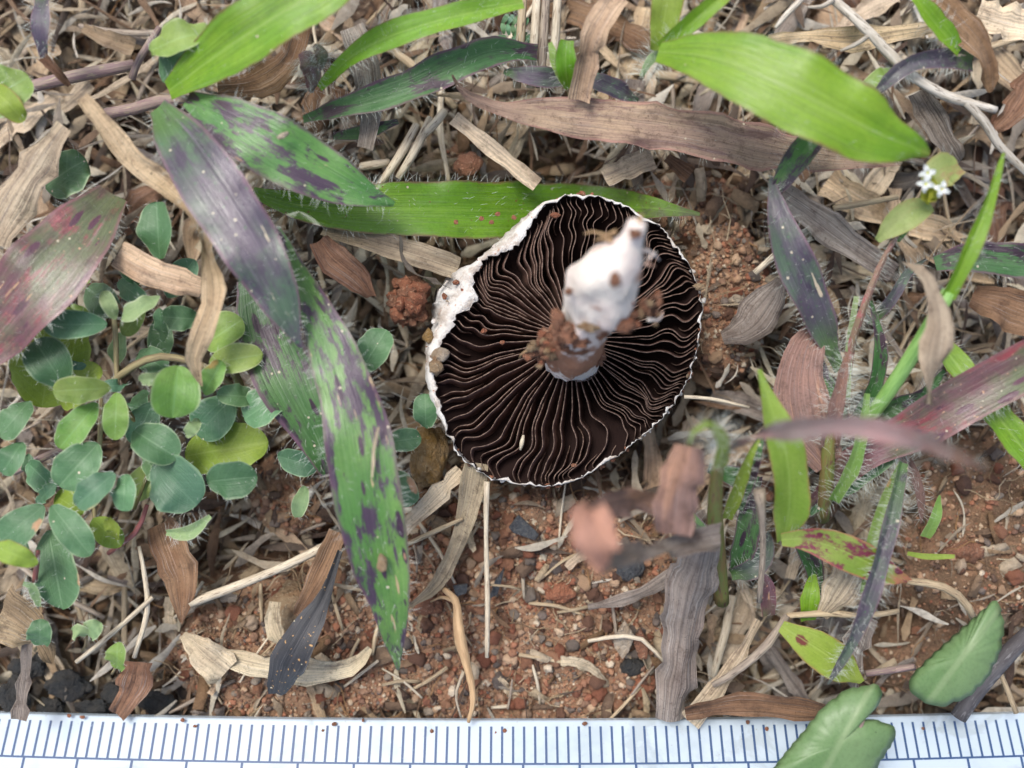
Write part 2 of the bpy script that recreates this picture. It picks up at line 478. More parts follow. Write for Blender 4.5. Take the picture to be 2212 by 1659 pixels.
leaf_mat('clover_pale', S(132, 160, 114), S(152, 174, 122), vein=0.2, edge=S(186, 196, 160), edge_at=0.9, rough=0.6, trans=0.2, var=0.2)
leaf_mat('violet_leaf', S(102, 132, 82), S(116, 142, 96), vein=0.0, edge=S(136, 142, 100), edge_at=0.975, mid=S(150, 166, 124), rough=0.42, trans=0.12, bump=0.15, vein_n=6, speck=S(60, 62, 44), speck_at=0.75, grime=0.12, spec=0.4, gain=0.95)
leaf_mat('dry_tan', S(188, 166, 136), S(166, 142, 114), blot=S(122, 102, 86), blot_at=0.56, blot_soft=0.15, vein=0.75, grime=0.55, vein_n=18, **DK)
leaf_mat('dry_pale', S(208, 192, 164), S(186, 168, 142), blot=S(140, 124, 108), blot_at=0.58, blot_soft=0.15, vein=0.7, grime=0.5, vein_n=14, **DK)
leaf_mat('dry_grey', S(152, 142, 132), S(132, 120, 110), blot=S(98, 84, 74), blot_at=0.54, blot_soft=0.15, vein=0.85, grime=0.55, vein_n=20, **DK)
leaf_mat('dry_brown', S(138, 108, 84), S(116, 86, 66), blot=S(76, 58, 48), blot_at=0.54, blot_soft=0.15, vein=0.7, grime=0.5, vein_n=16, **DK)
DK['var'] = 0.1
leaf_mat('dry_long', S(158, 136, 118), S(170, 150, 124), blot=S(122, 98, 90), blot_at=0.52, blot_soft=0.14, vein=0.6, edge=S(156, 120, 108), edge_at=0.92, grime=0.5, vein_n=22, dots=0.1, **DK)
leaf_mat('dry_pink', S(180, 134, 116), S(168, 126, 112), blot=S(150, 112, 102), blot_at=0.5, vein=0.3, **DK)
leaf_mat('dry_mauve', S(150, 118, 106), S(136, 110, 102), blot=S(170, 132, 110), blot_at=0.5, blot_soft=0.15, vein=0.6, grime=0.45, **DK)
leaf_mat('black_leaf', S(44, 44, 46), S(58, 58, 60), vein=0.4, rough=0.45, trans=0.0, speck=S(176, 136, 88), speck_at=0.66, spec=0.5, dots=0.3)
leaf_mat('stem_pink', S(150, 104, 104), S(130, 112, 92), blot=S(160, 92, 98), blot_at=0.52, vein=0.4, rough=0.5, trans=0.05, vein_n=8)
leaf_mat('petal', S(226, 232, 232), S(236, 240, 240), vein=0.05, rough=0.5, trans=0.2, var=0.05, gain=1.0)
leaf_mat('bract', S(152, 168, 96), S(166, 176, 112), vein=0.1, edge=S(160, 150, 96), edge_at=0.93, blot=S(160, 130, 94), blot_at=0.56, rough=0.5, trans=0.2)
leaf_mat('sepal', S(184, 190, 60), S(200, 204, 90), vein=0.1, rough=0.5, trans=0.25, gain=1.05)

def stalk_mat(name, a, b, rough=0.6, spots=None, stretch=0.3):
    q = NB(name)
    u, v = q.uv('unit'); cu, cv = q.uv('cm')
    rz = q.math('MULTIPLY', q.node('ShaderNodeObjectInfo').outputs['Random'], 40.0)
    n1 = q.noise(q.comb(q.math('MULTIPLY', u, 3.0), q.math('MULTIPLY', cv, stretch * 4), rz), 3.0, 4, 0.65)
    col = q.mix(q.step(n1, 0.35, 0.65), a, b)
    if spots is not None:
        n2 = q.noise(q.comb(q.math('MULTIPLY', u, 2.0), cv, rz), 9.0, 3)
        col = q.mix(q.step(n2, 0.58, 0.66), col, spots)
    hv = q.node('ShaderNodeHueSaturation'); q.L(col, hv.inputs['Color'])
    q.L(q.math('ADD', 0.95, q.math('MULTIPLY', q.node('ShaderNodeObjectInfo').outputs['Random'], 0.5)), hv.inputs['Value'])
    q.L(hv.outputs[0], q.b.inputs['Base Color']); q.b.inputs['Roughness'].default_value = rough
    n3 = q.noise(q.comb(q.math('MULTIPLY', u, 9.0), q.math('MULTIPLY', cv, 1.2), rz), 2.0, 3)
    q.bump(n3, 0.6, 0.015)
    return q.m

stalk_mat('stalk_green', S(104, 142, 72), S(122, 158, 88), 0.45)
stalk_mat('stalk_olive', S(98, 108, 52), S(112, 92, 54), 0.6, S(92, 66, 52))
stalk_mat('stalk_red', S(142, 86, 80), S(124, 74, 70), 0.5)
stalk_mat('stalk_purple', S(120, 98, 98), S(140, 124, 112), 0.7, S(146, 134, 112))
stalk_mat('stalk_hairy', S(150, 140, 100), S(120, 104, 78), 0.7)
stalk_mat('straw', S(168, 152, 124), S(146, 128, 102), 0.75, S(104, 88, 70))
stalk_mat('straw_grey', S(150, 138, 122), S(120, 108, 96), 0.8, S(92, 80, 70))
stalk_mat('straw_pale', S(196, 186, 164), S(170, 156, 134), 0.75, S(126, 110, 92))
stalk_mat('twig_white', S(186, 180, 168), S(156, 148, 134), 0.8, S(110, 100, 88))
stalk_mat('twig_dark', S(84, 82, 84), S(66, 62, 64), 0.7, S(110, 108, 108))
stalk_mat('root', S(176, 148, 112), S(150, 122, 90), 0.8)

def hair_mat():
    q = NB('hair')
    q.b.inputs['Base Color'].default_value = S(196, 202, 192)
    q.b.inputs['Roughness'].default_value = 0.5
hair_mat()

def soil_mat():
    q = NB('soil')
    tc = q.node('ShaderNodeTexCoord').outputs['Object']
    n1 = q.noise(tc, 0.55, 4, 0.6); n2 = q.noise(tc, 5.0, 5, 0.65); n3 = q.noise(tc, 24.0, 4, 0.7); n4 = q.noise(tc, 70.0, 3, 0.7)
    col = q.mix(q.step(n1, 0.4, 0.62), S(176, 138, 110), S(158, 128, 104))
    sx = q.node('ShaderNodeSeparateXYZ'); q.L(tc, sx.inputs[0])
    col = q.mix(q.step(q.math('ADD', sx.outputs[0], q.math('MULTIPLY', n2, 1.6)), 2.6, 4.0), col, S(128, 104, 82))
    col = q.mix(q.math('MULTIPLY', q.step(n2, 0.45, 0.7), 0.7), col, S(188, 146, 114))
    col = q.mix(q.math('MULTIPLY', q.step(n3, 0.5, 0.7), 0.7), col, S(94, 70, 56))
    col = q.mix(q.math('MULTIPLY', q.step(n4, 0.56, 0.7), 0.6), col, S(208, 168, 134))
    q.L(col, q.b.inputs['Base Color']); q.b.inputs['Roughness'].default_value = 0.85
    q.b.inputs['Specular IOR Level'].default_value = 0.25
    q.bump(q.math('ADD', n3, q.math('MULTIPLY', n4, 0.6)), 1.0, 0.05)
soil_mat()

def crumb_mat(name, cols, rough=0.8, island=True, streak=False):
    q = NB(name)
    if island: rnd = q.node('ShaderNodeNewGeometry').outputs['Random Per Island']
    else: rnd = q.node('ShaderNodeObjectInfo').outputs['Random']
    cr = q.node('ShaderNodeValToRGB'); q.L(rnd, cr.inputs[0])
    cr.color_ramp.interpolation = 'CONSTANT'
    el = cr.color_ramp.elements
    while len(el) < len(cols): el.new(0.5)
    for i, c in enumerate(cols):
        el[i].position = i / len(cols); el[i].color = c
    tc = q.node('ShaderNodeTexCoord').outputs['Object']
    n1 = q.noise(tc, 14.0 if island else 9.0, 4, 0.65)
    n2 = q.noise(tc, 90.0 if streak else 55.0, 3, 0.7)
    col = q.mix(q.math('MULTIPLY', q.step(n1, 0.42, 0.66), 0.45), cr.outputs[0], q.mix(1.0, cr.outputs[0], (0.45, 0.42, 0.4, 1), 'MULTIPLY'))
    col = q.mix(q.math('MULTIPLY', q.step(n2, 0.56, 0.7), 0.3), col, S(178, 148, 122))
    q.L(col, q.b.inputs['Base Color']); q.b.inputs['Roughness'].default_value = rough
    q.b.inputs['Specular IOR Level'].default_value = 0.3
    q.bump(q.math('ADD', n1, n2), 0.8, 0.03)
    return q.m
SOILC = [S(176, 134, 106), S(158, 116, 92), S(186, 150, 120), S(144, 114, 94), S(196, 166, 136), S(166, 132, 108), S(128, 98, 82), S(206, 182, 154), S(160, 106, 82), S(176, 148, 122), S(180, 136, 106), S(148, 136, 122), S(170, 118, 92), S(212, 196, 172), S(120, 108, 100), S(168, 140, 116), S(102, 82, 70)]
crumb_mat('soil_crumb', SOILC)
TONES = {'rust red': [S(160, 104, 80), S(150, 96, 74), S(168, 114, 90)], 'pale tan': [S(206, 176, 146), S(196, 162, 130), S(214, 190, 164)], 'dark brown': [S(122, 90, 74), S(108, 82, 70), S(132, 98, 80)], 'grey': [S(134, 122, 112), S(120, 110, 104), S(148, 136, 124)], 'orange brown': [S(172, 126, 98), S(164, 118, 92), S(178, 134, 106)]}
for tn_, cl_ in TONES.items(): crumb_mat('lump_' + tn_.replace(' ', '_'), cl_, island=False)
crumb_mat('chip_litter', [S(160, 140, 112), S(134, 112, 90), S(112, 92, 76), S(176, 158, 130), S(92, 74, 62), S(146, 124, 98), S(186, 170, 146), S(122, 96, 70)])
crumb_mat('shred_litter', [S(194, 182, 156), S(172, 156, 132), S(146, 130, 110), S(206, 196, 174), S(112, 96, 82), S(160, 138, 110), S(184, 176, 160), S(132, 108, 86), S(96, 84, 74), S(176, 162, 140), S(212, 204, 188), S(150, 140, 126), S(84, 68, 58), S(124, 98, 76)], streak=True)
crumb_mat('fibre_litter', [S(168, 148, 118), S(146, 124, 96), S(126, 104, 82), S(184, 166, 138), S(150, 116, 80)])

def stone_mat(name, a, b, rough=0.5, c=None):
    q = NB(name)
    tc = q.node('ShaderNodeTexCoord').outputs['Object']
    n1 = q.noise(tc, 5.0, 5, 0.65, 0.5); n2 = q.noise(tc, 30.0, 4, 0.7)
    col = q.mix(q.step(n1, 0.38, 0.64), a, b)
    if c is not None: col = q.mix(q.step(n2, 0.55, 0.68), col, c)
    q.L(col, q.b.inputs['Base Color']); q.b.inputs['Roughness'].default_value = rough
    q.bump(q.math('ADD', n1, n2), 1.0, 0.09)
stone_mat('stone_ochre', S(176, 146, 104), S(152, 118, 62), 0.35, S(192, 172, 138))
stone_mat('stone_tan', S(176, 152, 120), S(150, 118, 86), 0.5, S(196, 178, 150))
stone_mat('stone_dark', S(92, 96, 100), S(74, 74, 78), 0.6, S(120, 118, 112))
stone_mat('stone_pale', S(206, 192, 172), S(182, 160, 134), 0.45)
stone_mat('clod_red', S(178, 118, 88), S(152, 94, 68), 0.85, S(200, 152, 120))
stone_mat('clod_brown', S(160, 112, 86), S(134, 94, 72), 0.9, S(196, 158, 130))
stone_mat('charcoal', S(56, 58, 58), S(76, 72, 66), 0.8, S(40, 40, 40))

def cap_mat():
    q = NB('cap_white')
    tc = q.node('ShaderNodeTexCoord').outputs['Object']
    n1 = q.noise(tc, 3.0, 4, 0.6); n2 = q.noise(tc, 13.0, 4, 0.65); n3 = q.noise(tc, 40.0, 3, 0.7)
    col = q.mix(q.step(n1, 0.4, 0.65), S(222, 220, 214), S(206, 200, 192))
    col = q.mix(q.step(n2, 0.62, 0.69), col, S(182, 130, 98))
    n5 = q.noise(tc, 6.0, 5, 0.7)
    col = q.mix(q.math('MULTIPLY', q.step(n5, 0.46, 0.64), 0.6), col, S(158, 140, 122))
    col = q.mix(q.math('MULTIPLY', q.step(n3, 0.55, 0.72), 0.35), col, S(160, 146, 132))
    q.L(col, q.b.inputs['Base Color']); q.b.inputs['Roughness'].default_value = 0.7
    q.bump(q.math('ADD', n2, n3), 0.7, 0.03)
    q = NB('stem_white')
    tc = q.node('ShaderNodeTexCoord').outputs['Object']
    n1 = q.noise(tc, 2.0, 3, 0.6); n2 = q.noise(tc, 4.2, 4, 0.6, 0.4)
    col = q.mix(q.step(n1, 0.35, 0.65), S(232, 224, 212), S(226, 210, 202))
    col = q.mix(q.math('MULTIPLY', q.step(n2, 0.54, 0.68), 0.85), col, S(178, 132, 104))
    sx = q.node('ShaderNodeSeparateXYZ'); q.L(tc, sx.inputs[0])
    bell = q.math('SUBTRACT', 1.0, q.math('DIVIDE', q.math('ABSOLUTE', q.math('SUBTRACT', sx.outputs[2], 1.45)), 0.62))
    n9 = q.noise(tc, 7.0, 5, 0.7)
    col = q.mix(q.step(q.math('ADD', q.math('MULTIPLY', bell, 0.5), n9), 0.70, 0.84), col, S(156, 112, 88))
    col = q.mix(q.math('MULTIPLY', q.step(n9, 0.58, 0.72), 0.3), col, S(204, 178, 156))
    q.L(col, q.b.inputs['Base Color']); q.b.inputs['Roughness'].default_value = 0.6
    q.b.inputs['Subsurface Weight'].default_value = 0.15
    q.b.inputs['Subsurface Radius'].default_value = (0.15, 0.12, 0.1)
    n10 = q.noise(tc, 16.0, 5, 0.75)
    q.bump(q.math('ADD', n2, n10), 0.5, 0.04)
    q = NB('gill_dark')
    u, v = q.uv('unit')
    tc = q.node('ShaderNodeTexCoord').outputs['Object']
    n = q.noise(tc, 9.0, 4, 0.65)
    col = q.mix(q.step(n, 0.35, 0.65), S(116, 90, 80), S(80, 60, 54))
    q.L(col, q.b.inputs['Base Color']); q.b.inputs['Roughness'].default_value = 0.85
    q.b.inputs['Specular IOR Level'].default_value = 0.15
    q = NB('gill_edge')
    tc = q.node('ShaderNodeTexCoord').outputs['Object']
    n = q.noise(tc, 30.0, 3, 0.7)
    col = q.mix(q.step(n, 0.35, 0.65), S(134, 112, 98), S(84, 66, 58))
    q.L(col, q.b.inputs['Base Color']); q.b.inputs['Roughness'].default_value = 0.8
    q = NB('gill_floor')
    q.b.inputs['Base Color'].default_value = S(40, 29, 27); q.b.inputs['Roughness'].default_value = 0.9
    q.b.inputs['Specular IOR Level'].default_value = 0.1
    q = NB('ruler_white')
    tc = q.node('ShaderNodeTexCoord').outputs['Object']
    n = q.noise(tc, 2.0, 4, 0.6); n2 = q.noise(tc, 30.0, 2, 0.5)
    col = q.mix(q.step(n, 0.5, 0.75), S(182, 196, 206), S(168, 182, 190))
    col = q.mix(q.math('MULTIPLY', q.step(n2, 0.70, 0.75), 0.5), col, S(150, 140, 124))
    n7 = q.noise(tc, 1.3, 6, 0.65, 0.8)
    col = q.mix(q.math('MULTIPLY', q.step(n7, 0.56, 0.66), 0.28), col, S(120, 124, 112))  # faint smears; they also paint grey-green reflections into the ruler colour
    q.L(col, q.b.inputs['Base Color']); q.b.inputs['Roughness'].default_value = 0.22
    q.b.inputs['Coat Weight'].default_value = 0.5; q.b.inputs['Coat Roughness'].default_value = 0.05
    q = NB('ruler_ink')
    tc = q.node('ShaderNodeTexCoord').outputs['Object']
    n = q.noise(tc, 22.0, 3, 0.7)
    col = q.mix(q.step(n, 0.66, 0.72), S(52, 78, 116), S(120, 140, 164))
    q.L(col, q.b.inputs['Base Color']); q.b.inputs['Roughness'].default_value = 0.35
cap_mat()

# ------------------------------------------------------------------ the ground
def blob(x, y, cx, cy, rx, ry):
    d = ((x - cx) / rx) ** 2 + ((y - cy) / ry) ** 2
    return max(0.0, min(1.0, 1.6 - 1.1 * d))

def soilness(x, y):
    s = max(blob(x, y, 1130, 1330, 420, 320), blob(x, y, 2110, 1160, 210, 240), blob(x, y, 1580, 640, 100, 200), blob(x, y, 650, 1420, 330, 190),
            0.6 * blob(x, y, 1020, 330, 90, 70), 0.75 * blob(x, y, 1500, 440, 150, 90), 0.6 * blob(x, y, 890, 640, 80, 80), 0.75 * blob(x, y, 2040, 1450, 160, 110), 0.8 * blob(x, y, 620, 1080, 120, 100))
    return s

def ground_z(wx, wy):
    x = wx / H * F + 1106.0; y = -wy / H * F + 829.5
    s = soilness(x, y)
    z = -1.05 * (1 - s) ** 1.2
    z += 0.10 * fbm(wx * 0.9, wy * 0.9, 1.0, 2) + 0.05 * fbm(wx * 4, wy * 4, 3.0, 3)
    return z - 0.06

def build_ground():
    xs = np.r_[-90, -40, -20, -12, -9, np.linspace(-7.5, 7.5, 240), 9, 12, 20, 40, 90]
    ys = np.r_[-90, -40, -20, -12, -8, np.linspace(-6.0, 6.0, 190), 8, 12, 20, 40, 90]
    V = [(x, y, ground_z(x, y) + (0.035 * mnoise.noise(Vector((x * 11, y * 11, 0))) if abs(x) < 8 and abs(y) < 6.5 else 0)) for y in ys for x in xs]
    n = len(xs)
    faces = [(j * n + i, j * n + i + 1, (j + 1) * n + i + 1, (j + 1) * n + i) for j in range(len(ys) - 1) for i in range(n - 1)]
    g = mesh_obj('ground', V, faces, MAT['soil'], None, Vector((0, 0, 0)))
    tag(g, 'reddish brown crumbly soil under the litter', None, None, 'structure')
build_ground()

def in_cap(x, y, pad=0):
    return ((x - 1222) / (300 + pad)) ** 2 + ((y - 735) / (318 + pad)) ** 2 < 1

# --- fine soil crumbs, one mass
def scatter_mass(name, n, mats, maker, accept, label, xr=(-150, 2360), yr=(-150, 1800)):
    V, Fc, off = [], [], 0
    made = tries = 0
    while made < n and tries < n * 16:
        tries += 1
        x, y = rng.uniform(*xr), rng.uniform(*yr)
        if rng.random() > accept(x, y): continue
        w = P(x, y, 0.0)
        v, f = maker(w.x, w.y, x, y)
        V.append(v); Fc += [tuple(k + off for k in q) for q in f]; off += len(v)
        made += 1
    o = mesh_obj(name, np.concatenate(V), Fc, mats, None, Vector((0, 0, 0)), True)
    tag(o, label, None, None, 'stuff')
    return o

LUMPS = [lump(1, k, 0.55, 1.2) for k in range(10)]
LUMPS2 = [angular(2, k + 30) if k % 3 else lump(2, k + 30, 0.5, 1.3) for k in range(10)]
def rotm():
    q = nprng.standard_normal(4); q /= np.linalg.norm(q)
    a, b, c, d = q
    return np.array([[1 - 2 * (c * c + d * d), 2 * (b * c - a * d), 2 * (b * d + a * c)], [2 * (b * c + a * d), 1 - 2 * (b * b + d * d), 2 * (c * d - a * b)], [2 * (b * d - a * c), 2 * (c * d + a * b), 1 - 2 * (b * b + c * c)]])
def crumb(wx, wy, x, y):
    r = 0.0135 * math.exp(rng.gauss(0, 0.55)); r = min(r, 0.055)
    v, f = (LUMPS2 if r > 0.026 else LUMPS)[rng.randrange(10)]
    z = ground_z(wx, wy)
    return (v * np.array([1, rng.uniform(0.7, 1), rng.uniform(0.6, 1)])) @ rotm().T * r + np.array([wx, wy, z + r * rng.uniform(0.1, 0.7)]), f
scatter_mass('soil_crumbs', 21000, MAT['soil_crumb'], crumb, lambda x, y: max(0.03, soilness(x, y) ** 1.3) * (0 if in_cap(x, y, -30) else 1) * (0.4 if x > 1850 else 1), 'fine reddish brown soil crumbs covering the bare ground')

def fibre(wx, wy, x, y):
    L = rng.uniform(0.12, 0.6); a = rng.uniform(0, 6.28); w = rng.uniform(0.003, 0.009)
    z = ground_z(wx, wy) + rng.uniform(0.02, 0.10) + 0.55 * rng.random() * (1 - soilness(x, y))
    n = 6; pts = []
    ph = rng.uniform(0, 6.28); cv = rng.uniform(-1.2, 1.2)
    px, py = wx, wy
    for i in range(n):
        pts.append((px, py, z + 0.03 * math.sin(ph + i)))
        aa = a + cv * (i / n) + 0.3 * math.sin(ph + i * 1.7)
        px += math.cos(aa) * L / n; py += math.sin(aa) * L / n
    v = []
    for i, p in enumerate(pts):
        ww = w * (1 - 0.5 * i / n)
        v += [(p[0] - math.sin(a) * ww, p[1] + math.cos(a) * ww, p[2]), (p[0], p[1], p[2] + ww), (p[0] + math.sin(a) * ww, p[1] - math.cos(a) * ww, p[2])]
    f = []
    for i in range(n - 1):
        k = i * 3
        f += [(k, k + 1, k + 4, k + 3), (k + 1, k + 2, k + 5, k + 4)]
    return np.array(v), f
scatter_mass('litter_fibres', 4200, MAT['fibre_litter'], fibre, lambda x, y: (0 if in_cap(x, y, -40) else 0.35 + 0.65 * (1 - soilness(x, y))), 'loose tan plant fibres strewn over soil and litter')

def chip(wx, wy, x, y):
    L = rng.uniform(0.04, 0.17); w = L * rng.uniform(0.2, 0.6); a = rng.uniform(0, 6.28)
    z = ground_z(wx, wy) + rng.uniform(0.02, 0.09) + 0.55 * rng.random() * (1 - soilness(x, y))
    t = 0.008
    base = np.array([(-L, -w, 0), (0.1 * L, -w * rng.uniform(.7, 1.2), 0), (L, -w * rng.uniform(.2, 1), 0), (L * rng.uniform(.7, 1.1), w * rng.uniform(.4, 1), 0), (0, w, rng.uniform(0, .3) * w), (-L * rng.uniform(.7, 1.1), w * rng.uniform(.4, 1), 0)])
    v = np.concatenate([base, base + np.array([0, 0, t])])
    tl = rng.gauss(0, 0.35); tp = rng.gauss(0, 0.35)
    R = np.array(Matrix.Rotation(a, 3, 'Z') @ Matrix.Rotation(tl, 3, 'X') @ Matrix.Rotation(tp, 3, 'Y'))
    f = [(5, 4, 3, 2, 1, 0), (6, 7, 8, 9, 10, 11)] + [(i, (i + 1) % 6, 6 + (i + 1) % 6, 6 + i) for i in range(6)]
    return v @ R.T + np.array([wx, wy, z]), f
o = scatter_mass('litter_chips', 5200, MAT['chip_litter'], chip, lambda x, y: (0 if in_cap(x, y, -40) else 0.10 + 0.9 * (1 - soilness(x, y))), 'broken chips of dry leaf and straw in the litter')

def shred(wx, wy, x, y):
    so = soilness(x, y)
    L = rng.uniform(0.25, 1.1) * (1 - 0.45 * so); w = (0.006 + 0.046 * rng.random() ** 1.7) * (1 - 0.3 * so); a = rng.gauss(1.2, 1.1)
    z = ground_z(wx, wy) + rng.uniform(0.03, 0.12) + 0.88 * rng.random() ** 1.1 * (1 - so)
    n = 8; tw0 = rng.uniform(-0.6, 0.6); tw1 = tw0 + rng.uniform(-0.7, 0.7); cv = rng.gauss(0, 0.35); tz = rng.gauss(0, 0.18); ph = rng.uniform(0, 6)
    px, py, pz = wx, wy, z
    v = []
    for i in range(n):
        t = i / (n - 1)
        aa = a + cv * t + 0.15 * math.sin(ph + 5 * t)
        ww = w * (1 + 0.35 * math.sin(ph * 3 + 9 * t)) * (min(1, 0.3 + 6 * t)) * min(1, 0.15 + 3.5 * (1 - t))
        tw = tw0 + (tw1 - tw0) * t
        nx, ny = -math.sin(aa), math.cos(aa)
        c, si = math.cos(tw), math.sin(tw)
        v += [(px - nx * ww * c, py - ny * ww * c, pz - ww * si), (px, py, pz + ww * 0.45), (px + nx * ww * c, py + ny * ww * c, pz + ww * si)]
        px += math.cos(aa) * L / n; py += math.sin(aa) * L / n; pz += tz * L / n + 0.01 * math.sin(ph + i)
    f = []
    for i in range(n - 1):
        k = i * 3
        f += [(k, k + 1, k + 4, k + 3), (k + 1, k + 2, k + 5, k + 4)]
    return np.array(v), f
scatter_mass('litter_shreds', 4800, MAT['shred_litter'], shred, lambda x, y: (0 if in_cap(x, y, 0) else 0.10 + 0.9 * (1 - soilness(x, y))), 'narrow torn strips of dead grass tangled in the litter')

scatter_mass('litter_shreds', 4200, MAT['shred_litter'], shred, lambda x, y: 0.0 if -150 < x < 2360 and -150 < y < 1800 else 1.0, 'torn strips of dead grass in the outer litter', (-1000, 3200), (-900, 2500))

# ------------------------------------------------------------------ single soil lumps
PEB = []
for k in range(14):
    v, f = angular(3, k + 60) if k % 3 else lump(3, k + 60, 0.55, 1.3)
    me = bpy.data.meshes.new('soil_lump'); me.from_pydata(v.tolist(), [], f)
    me.polygons.foreach_set('use_smooth', [True] * len(f)); me.materials.append(MAT['lump_grey']); PEB.append(me)
def single_lumps(n, accept, rr, label, group, xr, yr):
    made = tries = 0
    while made < n and tries < 8000:
        tries += 1
        x, y = rng.uniform(*xr), rng.uniform(*yr)
        if rng.random() > accept(x, y): continue
        w = P(x, y, 0); r = rng.uniform(*rr)
        o = bpy.data.objects.new('soil_lump', rng.choice(PEB))
        o.location = (w.x, w.y, ground_z(w.x, w.y) + r * 0.45)
        o.rotation_euler = [rng.uniform(0, 6.28) for _ in range(3)]
        o.scale = (r, r * rng.uniform(0.7, 1), r * rng.uniform(0.6, 0.95))
        link(o)
        tn = rng.choice(['rust red', 'orange brown', 'orange brown', 'rust red', 'pale tan', 'dark brown', 'dark brown', 'grey'])
        o.material_slots[0].link = 'OBJECT'; o.material_slots[0].material = MAT['lump_' + tn.replace(' ', '_')]
        size = 'big' if r > 0.068 else 'small' if r < 0.05 else 'middling'
        tag(o, f'{size} {tn} soil lump {label}', 'soil lump', f'{size} {tn} soil lumps {group}')
        made += 1
single_lumps(150, lambda x, y: (0 if in_cap(x, y, 0) else soilness(x, y) ** 2), (0.035, 0.085), 'on the bare patch between mushroom and ruler', 'between mushroom and ruler', (860, 1450), (1060, 1545))
single_lumps(45, lambda x, y: soilness(x, y) ** 2, (0.035, 0.085), 'among straw below the round-leaved plant', 'below the round-leaved plant', (330, 850), (1180, 1535))
single_lumps(22, lambda x, y: soilness(x, y) ** 2, (0.04, 0.09), 'on the bare corner beside the slanting green blade', 'at the bare corner', (1920, 2205), (950, 1400))
single_lumps(18, lambda x, y: (0 if in_cap(x, y, 20) else soilness(x, y) ** 2), (0.035, 0.08), 'between the mushroom and the grey curled leaf', 'beside the mushroom', (1490, 1680), (400, 860))

def stone(name, x, y, wpx, hpx, mat, label, cat, seed, z=None, rot=0, sub=3, amp=0.35, tall=0.7, parent=None):
    w = P(x, y, 0)
    gz = ground_z(w.x, w.y) if z is None else z
    v, f = lump(sub, seed, amp, 1.3)
    rx, ry = wpx * 0.5 * PX(), hpx * 0.5 * PX()
    v = v * np.array([rx, ry, min(rx, ry) * tall])
    R = np.array(Matrix.Rotation(math.radians(rot), 3, 'Z'))
    c = P(x, y, gz + min(rx, ry) * tall * 0.5)
    o = mesh_obj(name, v @ R.T + np.array(c), f, MAT[mat], parent, None if parent else Vector(c))
    if parent is None: tag(o, label, cat)
    return o
stone('quartz_pebble', 925, 985, 78, 135, 'stone_ochre', 'ochre glassy pebble touching the lower edge of the mushroom cap', 'pebble', 3, z=0.05, rot=-8, tall=0.8, sub=4)
stone('pebble', 628, 1312, 92, 100, 'stone_tan', 'large pale tan pebble beside the black dried leaf', 'pebble', 9, tall=0.7, sub=4)
cl = empty('soil_clod', P(885, 650, 0.0), 'loose crumbly rust red soil clod between spotted leaf and mushroom cap', 'soil clod')
for k in range(60):
    a_, rr_ = rng.uniform(0, 6.28), rng.random() ** 0.6
    x, y = 885 + 44 * rr_ * math.cos(a_), 650 + 52 * rr_ * math.sin(a_)
    w = rng.uniform(0.03, 0.095); v, f = lump(2, k + 300, 0.6, 1.5)
    mesh_obj('crumb', v * np.array([w, w * rng.uniform(.6, 1), w * .7]) @ rotm().T + np.array(P(x, y, 0.12 + 0.28 * (1 - rr_ ** 2) + rng.uniform(-.03, .05))), f, MAT[('clod_red', 'clod_brown', 'clod_red')[k % 3]], cl)
stone('dark_stone', 1362, 1222, 62, 60, 'stone_dark', 'rounded dark grey stone below the folded dry leaf', 'stone', 13, tall=0.8)
stone('small_stone', 1590, 640, 36, 42, 'stone_pale', 'small pale cream stone beside the mushroom above the curled grey leaf', 'pebble', 15)
stone('charcoal_lump', 1365, 1440, 52, 40, 'charcoal', 'black charcoal lump next to the long grey dry leaf', 'charcoal', 17)
stone('soil_clod', 1010, 355, 60, 50, 'clod_brown', 'light brown soil clod above the wet green leaf', 'soil clod', 19, z=0.05, amp=0.5)
stone('soil_clod', 1210, 1280, 60, 44, 'clod_red', 'rough red soil clod on the bare patch beneath the blurred leaf tip', 'soil clod', 22, amp=0.5)
stone('soil_clod', 920, 1305, 64, 52, 'clod_brown', 'pinkish brown soil clod next to the tip half of the spotted blade', 'soil clod', 23, amp=0.5)
stone('soil_clod', 1390, 1480, 52, 46, 'clod_red', 'rust red soil clod below the charcoal lump', 'soil clod', 24, amp=0.5)
stone('soil_clod', 2080, 1190, 80, 40, 'clod_brown', 'flat brown soil clod on the bare corner', 'soil clod', 25, amp=0.5)
stone('soil_clod', 590, 455, 50, 40, 'stone_ochre', 'yellowish lump between purple leaf and wet green leaf', 'soil clod', 26, z=0.3, amp=0.5)
stone('blue_grey_stone', 1545, 835, 44, 42, 'stone_dark', 'blue grey stone fragment under the bright pointed leaf', 'stone', 27)
stone('pebble', 1500, 810, 50, 34, 'stone_tan', 'smooth brown pebble pressed against the mushroom rim', 'pebble', 28)
for k, (x, y, w, h, where) in enumerate(((60, 1440, 70, 50, 'beside the upright grey strip'), (150, 1480, 90, 60, 'between the seedlings and the ruler'), (30, 1500, 60, 70, 'under the upright grey strip'), (250, 1500, 60, 50, 'next to the light brown scrap'), (340, 1520, 80, 50, 'touching the ruler beside the brown scrap'), (200, 1530, 70, 40, 'pressed to the ruler edge'), (110, 1530, 60, 40, 'by the ruler under a cream straw'))):
    stone('charcoal_lump', x, y, w, h, 'charcoal', 'rough black charcoal lump ' + where, 'charcoal', 70 + k, z=-0.25 + 0.05 * (k % 3), amp=0.55, tall=0.6, sub=4)
